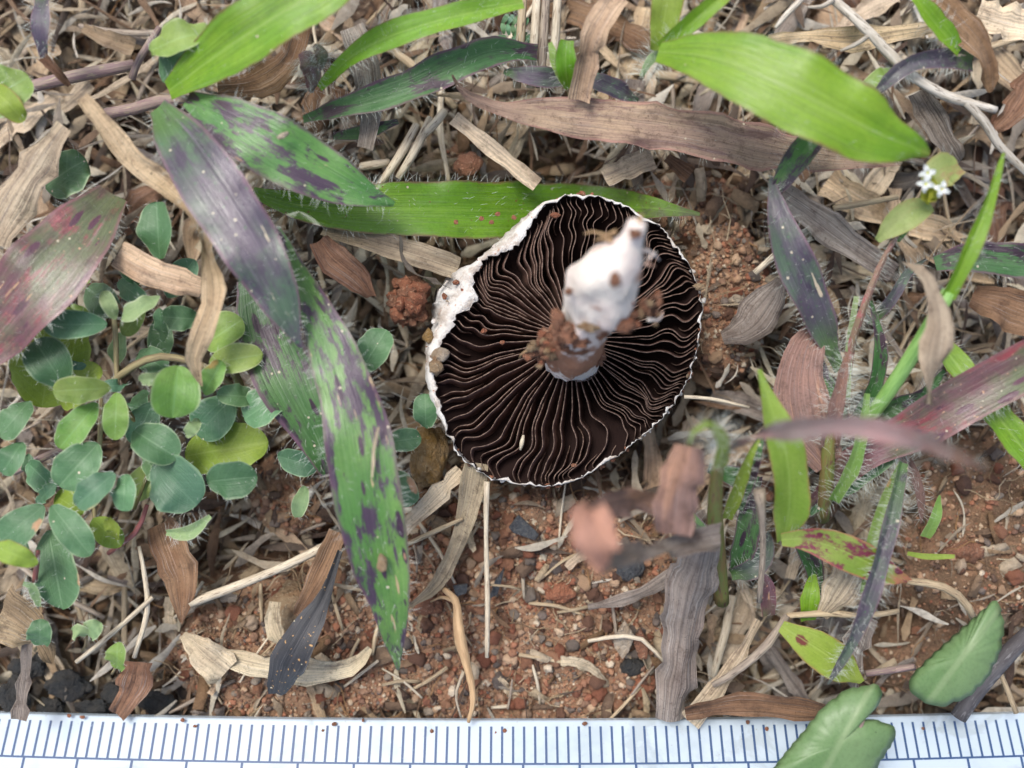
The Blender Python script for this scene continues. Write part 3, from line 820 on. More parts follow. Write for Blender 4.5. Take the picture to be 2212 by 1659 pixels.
for k in range(16):
    x = rng.uniform(40, 2180)
    o = stone('soil_grain', x, 1560 + rng.uniform(-6, 26) - 14 * ((x - 1106) / 1106) ** 2, rng.uniform(6, 12), rng.uniform(5, 10), rng.choice(['clod_brown', 'clod_red']), None, None, k + 90, z=.26 - 0.2 * ((x - 1106) / 1106) ** 2, sub=2)
    tag(o, 'tiny reddish soil grain lying on the ruler edge', 'soil grain', 'soil grains on the ruler edge')
def slab(name, pts, z, mat, label, cat, t=0.06):
    c = [P(x, y, z) for x, y in pts]
    n = len(c)
    V = [tuple(p) for p in c] + [(p.x, p.y, p.z - t) for p in c]
    f = [tuple(reversed(range(n))), tuple(range(n, 2 * n))] + [(i, (i + 1) % n, n + (i + 1) % n, n + i) for i in range(n)]
    f = [tuple(reversed(q)) for q in f]
    o = mesh_obj(name, V, f, MAT[mat], None, None, False)
    b = o.modifiers.new('edge', 'BEVEL'); b.width = 0.01; b.segments = 2
    return tag(o, label, cat)
slab('stone_chip', [(1098, 1140), (1120, 1112), (1150, 1140), (1165, 1155), (1155, 1168), (1110, 1152)], 0.12, 'stone_dark', 'flat dark grey chip on red soil below the mushroom', 'stone chip')
slab('leaf_flake', [(1325, 1385), (1350, 1340), (1372, 1375), (1358, 1410), (1345, 1425), (1328, 1400)], 0.14, 'stone_pale', 'pale lilac grey flake beside the long grey dry leaf', 'flake')
slab('bark_flake', [(1368, 1385), (1385, 1358), (1402, 1392), (1398, 1425), (1380, 1422)], 0.13, 'clod_brown', 'brown bark flake beside the pale lilac flake', 'flake')
slab('stone_chip', [(1070, 1255), (1090, 1225), (1085, 1250), (1075, 1285), (1055, 1295)], 0.12, 'stone_dark', 'narrow dark chip lying among red crumbs', 'stone chip')
slab('stone_chip', [(978, 1265), (1010, 1262), (1008, 1282), (985, 1290)], 0.1, 'stone_dark', 'tiny slate blue chip among red crumbs by the thin straws', 'stone chip')

# ------------------------------------------------------------------ the ruler
def build_ruler():
    tilt = math.radians(30)
    base = P(1106, 1557, 0.22)
    root = empty('ruler', base, 'white plastic ruler with blue millimetre ticks lying across the soil', 'ruler')
    def pt(u, v, lift=0.0):
        """u cm along, v cm across from the edge; the strip bows gently"""
        bow = -0.0095 * u * u
        return np.array(base) + np.array([u, -v * math.cos(tilt) + bow * 0.0 - lift * -math.sin(tilt) * 0, v * math.sin(tilt) + bow + lift])
    xs = np.linspace(-7, 7, 57); vs_ = [0.0, 0.012, 0.5, 1.0, 1.5]
    V, f = [], []
    for u in xs:
        for v in vs_: V.append(pt(u, v, -0.006 if v == 0.0 else 0.0))
        for v in vs_: V.append(pt(u, v) + np.array([0, 0, -0.07]))
    m = 10
    for i in range(len(xs) - 1):
        a, b = i * m, (i + 1) * m
        for j in range(4):
            f.append((a + j, a + j + 1, b + j + 1, b + j)); f.append((a + 5 + j, b + 5 + j, b + 6 + j, a + 6 + j))
        f.append((a, b, b + 5, a + 5)); f.append((a + 4, a + 9, b + 9, b + 4))
    f.append((0, 5, 6, 7, 8, 9, 4, 3, 2, 1)); k = (len(xs) - 1) * m
    f.append(tuple(k + q for q in (0, 1, 2, 3, 4, 9, 8, 7, 6, 5)))
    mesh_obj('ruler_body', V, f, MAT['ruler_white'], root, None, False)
    def bar(name, u0, v0, u1, v1, w, seg=1):
        V, f = [], []
        for i in range(seg + 1):
            t = i / seg
            u, v = u0 + (u1 - u0) * t, v0 + (v1 - v0) * t
            if abs(u1 - u0) > abs(v1 - v0):
                V += [pt(u, v - w / 2, 0.004), pt(u, v + w / 2, 0.004)]
            else:
                V += [pt(u - w / 2, v, 0.004), pt(u + w / 2, v, 0.004)]
            if i: f.append((2 * i - 2, 2 * i - 1, 2 * i + 1, 2 * i))
        return mesh_obj(name, V, f, MAT['ruler_ink'], root, None, False)
    for i in range(-56, 57):
        bar('tick_mark', i * 0.1 + 0.01, 0.05, i * 0.1 + 0.01, 0.372, 0.021)
    bar('base_line', -6.9, 0.378, 6.9, 0.378, 0.018, 60)
    for i in range(-13, 14):
        bar('long_tick', i * 0.508 + 0.1, 0.387, i * 0.508 + 0.1, 0.9, 0.022)
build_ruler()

# ------------------------------------------------------------------ the mushroom
CAP = [(1250, 418), (1300, 425), (1345, 437), (1378, 462), (1430, 492), (1470, 540), (1500, 600), (1518, 660), (1511, 720), (1497, 785), (1470, 850), (1430, 905), (1372, 952), (1290, 1012), (1220, 1047),
       (1150, 1049), (1080, 1040), (1010, 1000), (965, 932), (935, 872), (920, 810), (922, 740), (938, 690), (935, 640), (965, 597), (1030, 565), (1080, 520), (1120, 480), (1175, 438)]
CCX, CCY = 1240.0, 728.0
def build_mushroom():
    ang = np.array([math.atan2(-(y - CCY), x - CCX) for x, y in CAP]); rad = np.array([math.hypot(x - CCX, y - CCY) for x, y in CAP])
    o_ = np.argsort(ang); ang, rad = ang[o_], rad[o_]
    ang3 = np.r_[ang - 2 * math.pi, ang, ang + 2 * math.pi]; rad3 = np.r_[rad, rad, rad]
    def R(t):
        t = (t + math.pi) % (2 * math.pi) - math.pi
        ks = np.array([-0.06, -0.03, 0, 0.03, 0.06])
        return float(np.interp(t + ks, ang3, rad3).mean())
    def wrapd(a, b): return (a - b + math.pi) % (2 * math.pi) - math.pi
    aL = math.atan2(-(640 - CCY), 985 - CCX); aU = math.atan2(-(505 - CCY), 1105 - CCX); aM = math.atan2(-(745 - CCY), 935 - CCX)
    def band(t):
        b = 0.010 + 0.010 * fbm(math.cos(t) * 4, math.sin(t) * 4, 2.0, 2) + 0.010 * mnoise.noise(Vector((math.cos(t) * 17, math.sin(t) * 17, 5)))
        b += 0.27 * math.exp(-(wrapd(t, aL) / 0.22) ** 2) + 0.13 * math.exp(-(wrapd(t, aU) / 0.24) ** 2) + 0.085 * math.exp(-(wrapd(t, aM) / 0.17) ** 2) + 0.045 * math.exp(-(wrapd(t, aM + 0.3) / 0.2) ** 2)
        return max(0.003, b)
    ZR = 0.62
    root = empty('mushroom', P(CCX, CCY, -0.3), 'upturned white mushroom cap showing dark brown gills and a soil-stained stem', 'mushroom')
    N = 300
    def pp(t, r, z):
        return P(CCX + r * math.cos(t), CCY - r * math.sin(t), z)
    V, f, mi = [], [], []
    rings = []
    for kind in range(9):
        ring = []
        for i in range(N):
            t = 2 * math.pi * i / N
            Rt = R(t); bd = band(t)
            jag = 0.014 * mnoise.noise(Vector((math.cos(t) * 9, math.sin(t) * 9, 1))) + 0.016 * mnoise.noise(Vector((math.cos(t) * 26, math.sin(t) * 26, 4))) + 0.008 * mnoise.noise(Vector((math.cos(t) * 60, math.sin(t) * 60, 4)))
            zz = ZR + 0.03 * fbm(math.cos(t) * 2, math.sin(t) * 2, 7.0, 2)
            wide = max(0.0, bd - 0.04)
            if kind == 0: r, z = 0.30, -0.42
            elif kind == 1: r, z = 0.62, -0.30
            elif kind == 2: r, z = 0.86, -0.02
            elif kind == 3: r, z = 0.97, zz - 0.28
            elif kind == 4: r, z = 1.0 + jag, zz - 0.05 - wide * 1.6
            elif kind == 5: r, z = 1.0 + jag - bd * 0.45, zz + 0.02 - wide * 0.35
            elif kind == 6: r, z = 1.0 - bd + jag * 2.2, zz + 0.012
            elif kind == 7: r, z = 1.0 - bd - 0.012 + jag * 2, zz - 0.14
            else: r, z = 0.55, 0.21
            ring.append(len(V)); V.append(pp(t, r * Rt, z))
        rings.append(ring)
    for a in range(8):
        for i in range(N):
            j = (i + 1) % N
            f.append((rings[a][i], rings[a][j], rings[a + 1][j], rings[a + 1][i])); mi.append(1 if a >= 6 else 0)
    V.append(P(CCX, CCY, -0.46)); f += [(rings[0][(i + 1) % N], rings[0][i], len(V) - 1) for i in range(N)]; mi += [0] * N
    V.append(P(CCX, CCY, 0.22)); f += [(rings[8][i], rings[8][(i + 1) % N], len(V) - 1) for i in range(N)]; mi += [1] * N
    mesh_obj('cap', V, f, [MAT['cap_white'], MAT['gill_floor']], root, None, True, midx=mi)
    # gills: one thin dark sheet each, pale along its free edge, all bent by one smooth field so that none cross
    def field(t, q):
        x, y = math.cos(t), math.sin(t)
        amp = 0.09 + 0.05 * (0.5 + 0.5 * math.sin(t * 2 + 0.8))
        for tc, w, k in ((-1.25, 0.40, 0.16), (1.25, 0.45, 0.17), (-0.70, 0.25, 0.12), (0.25, 0.4, 0.07), (2.2, 0.45, 0.12), (3.0, 0.3, 0.04)):
            amp += k * math.exp(-(wrapd(t, tc) / w) ** 2)
        q3 = max(0.0, (q - 0.30) / 0.70)
        d = amp * q3 ** 1.5 * (1.35 * mnoise.noise(Vector((x * 1.7, y * 1.7, q * 3.6))) + 0.75 * mnoise.noise(Vector((x * 2.6 + 5, y * 2.6, q * 6.5))) + 0.36 * q3 * q3 * mnoise.noise(Vector((x * 3.0 + 5, y * 3.0, q * 10.0))))
        d += 0.09 * (q - 0.2) * mnoise.noise(Vector((x * 2.2, y * 2.2 + 9, q * 1.6)))
        d += 0.008 * q * mnoise.noise(Vector((x * 9, y * 9, q * 12)))
        d += 0.14 * (q - 0.2) * math.sin(t * 1.0 + 2.2)
        return d
    n = 116
    t_acc = 0.0
    for i in range(n):
        short = (i % 2 == 1)
        tb = 2 * math.pi * (i + rng.uniform(-0.30, 0.30)) / n
        t0 = tb + 0.055 * mnoise.noise(Vector((math.cos(tb) * 3.2, math.sin(tb) * 3.2, 3.3))) + 0.02 * mnoise.noise(Vector((math.cos(tb) * 9, math.sin(tb) * 9, 8)))
        q0 = 0.19 if not short else rng.choice([rng.uniform(0.3, 0.5), rng.uniform(0.5, 0.8), rng.uniform(0.75, 0.88)])
        nr = 60 if not short else 34
        th = 0.0038
        lean = 0.035 + 0.075 * mnoise.noise(Vector((math.cos(t0) * 1.3, math.sin(t0) * 1.3, 12.0))) + (0.045 if math.cos(t0) < -0.2 else -0.02) + rng.uniform(-0.012, 0.012)
        V, f, mi = [], [], []
        rows = []
        for k in range(nr):
            q = q0 + (1.0 - q0) * k / (nr - 1)
            t = t0 + field(t0, q)
            Rt = 0.35 * R(t0) * (1 - band(t0) * 0.92 - 0.004) + 0.65 * R(t) * (1 - band(t) * 0.92 - 0.004)
            r = q * Rt
            ztop = 0.48 + 0.11 * math.sin(q * math.pi * 0.55) + 0.020 * mnoise.noise(Vector((q * 7, t0 * 5, 0)))
            if short: ztop -= 0.03 + 0.2 * max(0, (0.10 - (q - q0)) / 0.10)
            if k >= nr - 4: ztop -= 0.022 * (k - nr + 5)
            zb = 0.20 + 0.22 * max(0, (q - 0.55) / 0.45) ** 1.5
            zb = min(zb, ztop - 0.05)
            rows.append((t, r, zb, ztop))
        C0 = [np.array(pp(t, r, zt)) for t, r, zb, zt in rows]
        B0 = [np.array(pp(t, r, zb)) for t, r, zb, zt in rows]
        for k in range(nr):
            a, b = C0[max(0, k - 1)], C0[min(nr - 1, k + 1)]
            d = b - a; d[2] = 0; d /= np.linalg.norm(d) + 1e-9
            s = np.array([-d[1], d[0], 0.0])
            w = th * (1 + 0.55 * mnoise.noise(Vector((k * 0.7, i * 3.1, 0))))
            depth = rows[k][3] - rows[k][2]
            lb = s * lean * depth / 0.45
            mid = 0.5 * (B0[k] + C0[k]) + lb * 0.35
            V += [B0[k] - s * (th * 1.2) + lb, mid - s * th, C0[k] - s * w - np.array([0, 0, 0.005]), C0[k], C0[k] + s * w - np.array([0, 0, 0.005]), mid + s * th, B0[k] + s * (th * 1.2) + lb]
        for k in range(nr - 1):
            a, b = k * 7, (k + 1) * 7
            for j in range(6):
                f.append((a + j, a + j + 1, b + j + 1, b + j)); mi.append(1 if j in (2, 3) else 0)
        f.append(tuple(range(7))); mi.append(0); k = (nr - 1) * 7
        f.append(tuple(k + j for j in reversed(range(7)))); mi.append(0)
        mesh_obj('gill', V, f, [MAT['gill_dark'], MAT['gill_edge']], root, None, True, midx=mi)
    # stem, thick and broken, leaning up towards the lens
    prof = [((1238, 766, 0.10), 54), ((1237, 762, 0.60), 60), ((1238, 752, 0.95), 62), ((1246, 728, 1.25), 54), ((1272, 682, 1.55), 60), ((1302, 630, 1.85), 78), ((1326, 586, 2.08), 72), ((1346, 552, 2.20), 50), ((1358, 530, 2.28), 30), ((1368, 505, 2.34), 26), ((1376, 480, 2.40), 20)]
    M = 52
    cc = catmull([P(*p) for p, r in prof], M)
    dk = np.r_[0, np.cumsum([np.linalg.norm(np.array(P(*prof[i + 1][0])) - np.array(P(*prof[i][0]))) for i in range(len(prof) - 1)])]
    rr = np.interp(np.linspace(0, dk[-1], M), dk, [r for p, r in prof])
    rr = np.convolve(np.r_[rr[0], rr, rr[-1]], [.25, .5, .25], 'valid')
    tan = np.gradient(cc, axis=0); tan /= np.linalg.norm(tan, axis=1)[:, None]
    V, f = [], []
    sd = 34
    for k in range(M):
        a = np.cross(tan[k], [0.3, 1.0, 0.25]); a /= np.linalg.norm(a); b = np.cross(a, tan[k])
        for j in range(sd):
            th = 2 * math.pi * j / sd
            q = rr[k] * PX(cc[k][2]) * (1 + 0.24 * mnoise.noise(Vector((math.cos(th) * 1.3, math.sin(th) * 1.3, k * 0.11))) + 0.12 * mnoise.noise(Vector((math.cos(th) * 3.4, math.sin(th) * 3.4, k * 0.35))) + 0.09 * mnoise.noise(Vector((math.cos(th) * 8, math.sin(th) * 8, k * 0.7))))
            V.append(cc[k] + a * math.cos(th) * q + b * math.sin(th) * q)
    f = [(k * sd + j, k * sd + (j + 1) % sd, (k + 1) * sd + (j + 1) % sd, (k + 1) * sd + j) for k in range(M - 1) for j in range(sd)]
    f += [tuple(reversed(range(sd))), tuple((M - 1) * sd + j for j in range(sd))]
    st = mesh_obj('stem', V, f, MAT['stem_white'], root)
    def clod(x, y, z, w, h, seed, mat='clod_brown', amp=0.75):
        v, fc = lump(3, seed, amp, 1.7)
        w, h = w * .8, h * .8
        v = v * np.array([w * .5 * PX(z), h * .5 * PX(z), min(w, h) * .42 * PX(z)])
        mesh_obj('soil_clod', v + np.array(P(x, y, z)), fc, MAT[mat], st)
    for q in ((1186, 735, 1.25, 60, 66), (1162, 760, 1.15, 44, 36), (1222, 716, 1.70, 70, 54), (1250, 735, 1.62, 60, 40), (1206, 692, 1.75, 40, 50), (1300, 716, 1.7, 44, 34), (1352, 700, 1.9, 66, 40), (1396, 660, 1.9, 44, 40),
              (1420, 640, 1.85, 26, 24), (1372, 505, 2.5, 30, 26), (1296, 766, 1.0, 26, 60), (1138, 768, 1.1, 22, 22), (1195, 768, 1.25, 44, 26), (1410, 676, 1.85, 36, 22), (1275, 708, 1.85, 60, 26), (1240, 755, 1.5, 70, 26), (1330, 605, 2.55, 30, 40), (1228, 630, 2.1, 18, 20), (1170, 780, 1.0, 26, 18)):
        clod(*q, seed=int(q[0]), mat=('clod_brown', 'clod_red', 'clod_brown', 'stone_tan')[int(q[0]) % 4])
    for k in range(80):     # crumbs of soil clinging along the underside of the bulb
        u = rng.random()
        x = 1150 + 270 * u + rng.gauss(0, 10); y = 768 - 105 * u + rng.gauss(0, 16) - 30 * math.sin(u * 3.14)
        clod(x, y, 1.35 + 0.6 * u + rng.uniform(0, .15), rng.uniform(8, 22), rng.uniform(8, 20), 200 + k, rng.choice(['clod_brown', 'clod_red', 'clod_brown', 'stone_tan']))
    for pts in ([(1330, 500, 2.3), (1310, 508, 2.2), (1280, 500, 2.1), (1262, 505, 2.1)], [(1322, 520, 2.3), (1300, 515, 2.2), (1285, 520, 2.1)], [(1390, 540, 2.2), (1412, 548, 2.1), (1424, 562, 2.0)], [(1380, 480, 2.4), (1388, 462, 2.3)],
                [(1400, 690, 1.9), (1425, 690, 1.8), (1432, 672, 1.8)], [(1165, 750, 1.3), (1130, 762, 1.1), (1122, 775, 1.0)], [(1400, 560, 2.2), (1418, 545, 2.1)], [(1395, 570, 2.2), (1415, 575, 2.1)]):
        tube('root_fibre', pts, [5, 3.4, 2], MAT['stem_white'] if pts[0][0] in (1390, 1400, 1395) else MAT['root'], st, 6)
    # crumbs and straw bits stuck to the cap
    for k in range(70):
        t = rng.uniform(0, 6.283); rq = 1.0 - rng.random() * band(t) * 0.9 + rng.uniform(-0.004, 0.012)
        c = pp(t, R(t) * rq, ZR - 0.03 - max(0, rq - 0.97) * 1.5); w = rng.uniform(0.010, 0.032)
        v, fc = LUMPS2[k % 10]
        mesh_obj('soil_crumb', (v * np.array([w, w * rng.uniform(.5, 1), w * .6])) @ rotm().T + np.array(c), fc, MAT[rng.choice(['clod_red', 'clod_brown', 'cap_white', 'stone_pale', 'cap_white'])], root)
    for x, y, w, h, z, mt, nm in ((1045, 716, 14, 12, 0.64, 'clod_red', 'soil_crumb'), (1085, 740, 12, 9, 0.62, 'clod_red', 'soil_crumb'), (942, 790, 30, 44, 0.66, 'stone_tan', 'soil_crumb'), (950, 765, 40, 30, 0.66, 'stone_pale', 'soil_crumb'), (925, 728, 26, 30, 0.55, 'stone_ochre', 'soil_crumb'),
                              (1510, 620, 26, 16, 0.68, 'stone_tan', 'soil_crumb'), (985, 610, 16, 12, 0.6, 'clod_red', 'soil_crumb'), (1035, 575, 18, 14, 0.62, 'clod_red', 'soil_crumb'), (960, 640, 12, 14, 0.55, 'clod_red', 'soil_crumb'), (1240, 1005, 14, 8, 0.66, 'clod_brown', 'soil_crumb'), (1200, 465, 24, 12, 0.6, 'clod_red', 'soil_crumb')):
        v, fc = lump(2, int(x), 0.5, 1.3)
        mesh_obj(nm, v * np.array([w * .5 * PX(z), h * .5 * PX(z), min(w, h) * .4 * PX(z)]) + np.array(P(x, y, z)), fc, MAT[mt], root)
build_mushroom()

# loose bits lying on the gills
def seed_bit(x0, y0, x1, y1, z, w, label):
    o = tube('straw_chip', [(x0, y0, z), ((x0 + x1) / 2, (y0 + y1) / 2, z + .01), (x1, y1, z)], [w * .5, w, w * .4], MAT['straw_pale'], None, 6, 6)
    tag(o, label, 'straw')
seed_bit(1131, 940, 1124, 972, 0.64, 5.5, 'pale straw chip lying across the lower gills')
seed_bit(1222, 1011 - 220, 1238, 796, 0.62, 4, 'tiny seed husk on the gills just below the stem')

# ------------------------------------------------------------------ litter scattered between the plants
MATS_DRY = ['dry_tan', 'dry_pale', 'dry_grey', 'dry_brown', 'dry_pale', 'dry_grey', 'dry_tan']
def litter_blade(x, y, a, Lpx, w, z, mat, nm, label, cat, group, bend=0.0):
    pts = []
    n = 5
    tz = rng.uniform(-0.12, 0.12)
    for i in range(n):
        t = i / (n - 1) - 0.5
        aa = a + bend * t
        pts.append((x + math.cos(aa) * Lpx * t, y + math.sin(aa) * Lpx * t, z + tz * t * 2 + 0.05 * rng.uniform(-1, 1)))
    o = blade(nm, pts, [w * rng.uniform(.5, 1), w * rng.uniform(.8, 1.1), w * rng.uniform(.85, 1.15), w * rng.uniform(.7, 1.05), w * rng.uniform(.1, .8)], MAT[mat], None, roll=[rng.uniform(-35, 35), rng.uniform(-30, 30), rng.uniform(-45, 45)], fold=rng.uniform(-.4, .6), curl=rng.uniform(-.3, .5), wave=rng.uniform(.02, .08), nu=6, nv=20, rag=0.2)
    return tag(o, label, cat, group)

ZONES = [  # label place, x range, y range, count of blades, count of straws, main angle, spread
    ('above the long dry leaf', (700, 1420), (-40, 380), 52, 34, 2.0, 0.9),
    ('around the pale branching twig', (1420, 2260), (-40, 420), 62, 28, 0.5, 1.1),
    ('around the base of the mottled leaves', (-40, 700), (-40, 440), 62, 30, 0.3, 1.2),
    ('under the round-leaved plant', (-40, 560), (430, 1300), 26, 14, 1.0, 1.5),
    ('between the mottled leaves and the mushroom', (520, 960), (480, 1050), 22, 12, 0.9, 0.9),
    ('below the small flowering stem', (1600, 2260), (400, 960), 44, 20, 0.9, 1.2),
    ('under the bright pointed leaf and spotted leaf', (1430, 1960), (880, 1560), 40, 30, 1.9, 0.7),
    ('in the corner below the round-leaved plant', (-40, 460), (1240, 1560), 24, 16, 1.6, 0.8),
    ('on the soil beside the black dried leaf', (400, 900), (1120, 1540), 12, 14, 2.6, 1.2),
    ('on the red soil below the mushroom', (860, 1440), (1060, 1540), 12, 20, 1.9, 1.4),
]
for place, xr, yr, nb, ns, ang0, spr in ZONES:
    for i in range(nb):
        for _ in range(20):
            x, y = rng.uniform(*xr), rng.uniform(*yr)
            if not in_cap(x, y, 40) and rng.random() > soilness(x, y) * 0.6: break
        w0 = P(x, y, 0)
        soil = soilness(x, y)
        z = ground_z(w0.x, w0.y) + 0.08 + (0.08 + rng.random() ** 0.9 * 0.72) * (1 - soil)
        small = soil > 0.5
        a = rng.gauss(ang0, spr)
        mat = rng.choice(MATS_DRY)
        look = {'dry_tan': 'tan', 'dry_pale': 'pale', 'dry_grey': 'grey', 'dry_brown': 'brown'}[mat]
        LL, WW, BB = (rng.uniform(50, 140), rng.uniform(10, 24), 0) if small else (rng.uniform(90, 360), 12 + 50 * rng.random() ** 1.3, 0)
        BB = rng.uniform(-.6, .6)
        size = ('curved ' if abs(BB) > .42 else '') + ('short ' if LL < 180 else 'long ' if LL > 310 else '') + ('narrow' if WW < 20 else 'broad' if WW > 36 else 'flat')
        litter_blade(x, y, a, LL, WW, z, mat, 'dry_grass_blade', f'{size} dead {look} blade in litter {place}', 'dry blade', f'{size} dead {look} blades {place}', BB)
    for i in range(ns):
        for _ in range(20):
            x, y = rng.uniform(*xr), rng.uniform(*yr)
            if not in_cap(x, y, 40): break
        w0 = P(x, y, 0)
        soil = soilness(x, y)
        z = ground_z(w0.x, w0.y) + 0.08 + (0.1 + rng.random() * 0.75) * (1 - soil)
        L = rng.uniform(50, 160) if soil > 0.5 else rng.uniform(90, 330)
        a = rng.gauss(ang0, spr); r0 = rng.uniform(2.5, 5) if soil > 0.5 or rng.random() < .5 else rng.uniform(5, 11)
        k = rng.uniform(-.12, .12)
        dx, dy = math.cos(a) * L / 2, math.sin(a) * L / 2
        mat = rng.choice(['straw', 'straw_grey', 'straw_pale'])
        look = {'straw': 'tan', 'straw_grey': 'grey', 'straw_pale': 'cream'}[mat]
        size = ('thick' if r0 > 7 else 'thin') + (' long' if L > 210 else ' short' if L < 110 else '')
        o = tube('straw', [(x - dx, y - dy, z + rng.uniform(-.06, .06)), (x - dy * k, y + dx * k, z + .02), (x + dx, y + dy, z + rng.uniform(-.06, .06))], [r0 * .9, r0, r0 * .7], MAT[mat], None, 7, 9, 0.05, flat=rng.uniform(.4, 1))
        tag(o, f'{size} {look} straw stalk in litter {place}', 'straw', f'{size} {look} straws {place}')

# ------------------------------------------------------------------ named dry leaves, straws and twigs
def dry(name, pts, width, mat, label, cat='dry leaf', **kw):
    kw.setdefault('rag', .1); kw.setdefault('wave', .05); kw.setdefault('nu', 9)
    o = blade(name, pts, width, MAT[mat], None, **kw)
    return tag(o, label, cat)
dry('dry_leaf', [(976, 162, .95), (1005, 203, .85), (1090, 236, .8), (1200, 248, .8), (1330, 262, .8), (1480, 282, .75), (1620, 312, .7), (1780, 338, .6), (1940, 352, .4)], [4, 26, 66, 92, 92, 96, 92, 70, 40, 14], 'dry_long', 'long brownish grey dry leaf lying across above the mushroom', fold=.1, wave=.06, curl=.15, hair=10, hair_len=.07, hair_top=.1, nu=10, seed=5)
dry('dry_leaf', [(178, 210, 1.25), (225, 268, 1.25), (290, 345, 1.2), (360, 400, 1.15), (425, 462, 1.2), (446, 545, 1.3), (462, 640, 1.35), (438, 720, 1.35), (418, 775, 1.3), (434, 832, 1.2)], [22, 44, 44, 46, 52, 30, 44, 54, 46, 4], 'dry_tan', 'long twisted tan dry leaf hanging over the round-leaved plant', roll=[0, 20, -15, 10, 30, 75, 30, -15, 20, 10], fold=.3, wave=.03, seed=6)
dry('dry_leaf', [(255, 548, 1.0), (320, 585, 1.05), (380, 605, 1.05), (436, 622, 1.0)], [56, 66, 58, 40], 'dry_tan', 'short torn dry leaf tucked under the long twisted one', rag=.2, fold=-.1, wave=.04, seed=7)
dry('dry_leaf', [(138, 272, 1.0), (95, 330, 1.0), (45, 410, .95), (-20, 520, .85)], [40, 82, 88, 70], 'dry_pale', 'broad pale dry blade beside the dark round leaf', fold=.15, curl=.3, seed=8)
dry('dry_leaf', [(1335, -10, 1.2), (1300, 45, 1.25), (1275, 90, 1.2), (1262, 150, 1.05), (1250, 215, .9)], [50, 58, 50, 44, 48], 'dry_tan', 'crumpled upright brown dry stalk leaf rising behind the long dry leaf', roll=[20, -30, 30, 10, 0], fold=.5, seed=9, wave=.05)
dry('dry_leaf', [(1490, 965, 2.1), (1480, 1010, 2.1), (1462, 1070, 2.05), (1455, 1155, 2.0)], [60, 94, 84, 92, 70], 'dry_mauve', 'mauve brown folded dry leaf standing over the soil', fold=.25, seed=10, rag=.12, curl=.3, roll=[-15, 10, -5])
dry('dry_leaf', [(1450, 1100, 1.7), (1390, 1082, 1.8), (1330, 1086, 2.2), (1270, 1110, 2.8)], [30, 60, 56, 40], 'dry_mauve', 'dull brown strip of dry leaf leading to the blurred pink tip', roll=[20, 10, 0, 20], seed=11)
dry('dry_leaf', [(1255, 1085, 3.0), (1275, 1130, 3.25), (1290, 1180, 3.3), (1310, 1225, 3.2)], [20, 70, 100, 96, 30], 'dry_pink', 'blurred pink tip of a dry leaf raised high over red soil', fold=.15, curl=.2, seed=12)
dry('dry_leaf', [(1300, 1205, 3.0), (1370, 1195, 2.3), (1460, 1180, 1.8), (1555, 1158, 1.5)], [60, 40, 36, 60], 'dry_grey', 'twisted grey strip of dry leaf joining the blurred pink tip', roll=[20, 40, 45, 0], seed=13)
dry('dry_leaf', [(1525, 1172, 1.2), (1505, 1240, 1.0), (1482, 1330, .75), (1470, 1420, .6), (1448, 1560, .38)], [70, 112, 92, 66, 78, 60], 'dry_grey', 'long flat grey brown dry leaf running down to the ruler', fold=-.35, curl=.25, seed=14, wave=.07, rag=.14, nu=12, roll=[10, -8, 6, -12, 4])
dry('dry_leaf', [(1690, 605, .4), (1650, 665, .42), (1610, 710, .36), (1560, 730, .3)], [20, 84, 82, 20], 'dry_grey', 'curled grey dry leaf lying beside the mushroom', fold=.2, curl=.4, seed=15)
dry('dry_leaf', [(1950, 566, 1.7), (1995, 590, 1.8), (2022, 640, 1.85), (2032, 700, 1.85), (2020, 770, 1.8), (2003, 872, 1.6)], [8, 26, 44, 62, 46, 4], 'dry_pale', 'pale curled dry leaf hooked on the green stalk', roll=[20, 10, -10, 5, 10, 20], curl=.4, seed=16)
dry('dry_leaf', [(735, 1190, .6), (700, 1290, .75), (655, 1370, .8), (618, 1440, .75), (598, 1500, .6)], [8, 22, 66, 84, 30], 'black_leaf', 'black dried spoon-shaped leaf lying on the soil', fold=.25, curl=.2, seed=17)
dry('dry_leaf', [(730, 1150, .5), (690, 1240, .45), (640, 1330, .4)], [40, 46, 14], 'dry_brown', 'pinkish brown dead leaf under the black dried leaf', seed=18)
dry('dry_leaf', [(350, 1130, .35), (378, 1200, .4), (395, 1260, .35), (392, 1345, .3)], [60, 84, 66, 4], 'dry_brown', 'brown pointed dead leaf below the round-leaved plant', fold=.35, seed=19)
dry('dry_leaf', [(1030, 1000, .5), (1015, 1080, .42), (990, 1170, .32), (945, 1260, .28), (885, 1310, .22)], [50, 44, 36, 30, 8], 'dry_pale', 'torn pale dry strip trailing from under the mushroom', rag=.2, seed=20, fold=.2)
dry('dry_leaf', [(995, 1015, .45), (940, 1075, .38), (862, 1150, .32)], [24, 44, 30], 'dry_pale', 'frayed pale straw slab pointing from the ochre pebble', rag=.3, seed=21, fold=.2)
dry('dry_leaf', [(1270, 1312, .2), (1330, 1300, .26), (1400, 1275, .28), (1470, 1230, .26)], [12, 26, 26, 30], 'dry_grey', 'grey arched dry strip beside the long grey leaf', rag=.1, curl=.5, seed=22)
dry('dry_leaf', [(490, 1420, .25), (570, 1440, .3), (680, 1450, .3), (760, 1440, .25), (800, 1400, .2)], [36, 52, 60, 40, 14], 'dry_pale', 'pale papery dry leaf behind the black dried leaf', rag=.1, wave=.05, seed=23)
dry('dry_leaf', [(595, 1300, .4), (590, 1350, .42), (612, 1400, .4)], [20, 40, 14], 'dry_pale', 'pale scrap curling round the large tan pebble', seed=24)
dry('dry_leaf', [(395, 1370, .2), (440, 1410, .3), (490, 1450, .28)], [10, 74, 60], 'dry_pale', 'pale angular leaf scrap on soil in front of the seedlings', rag=.2, seed=25)
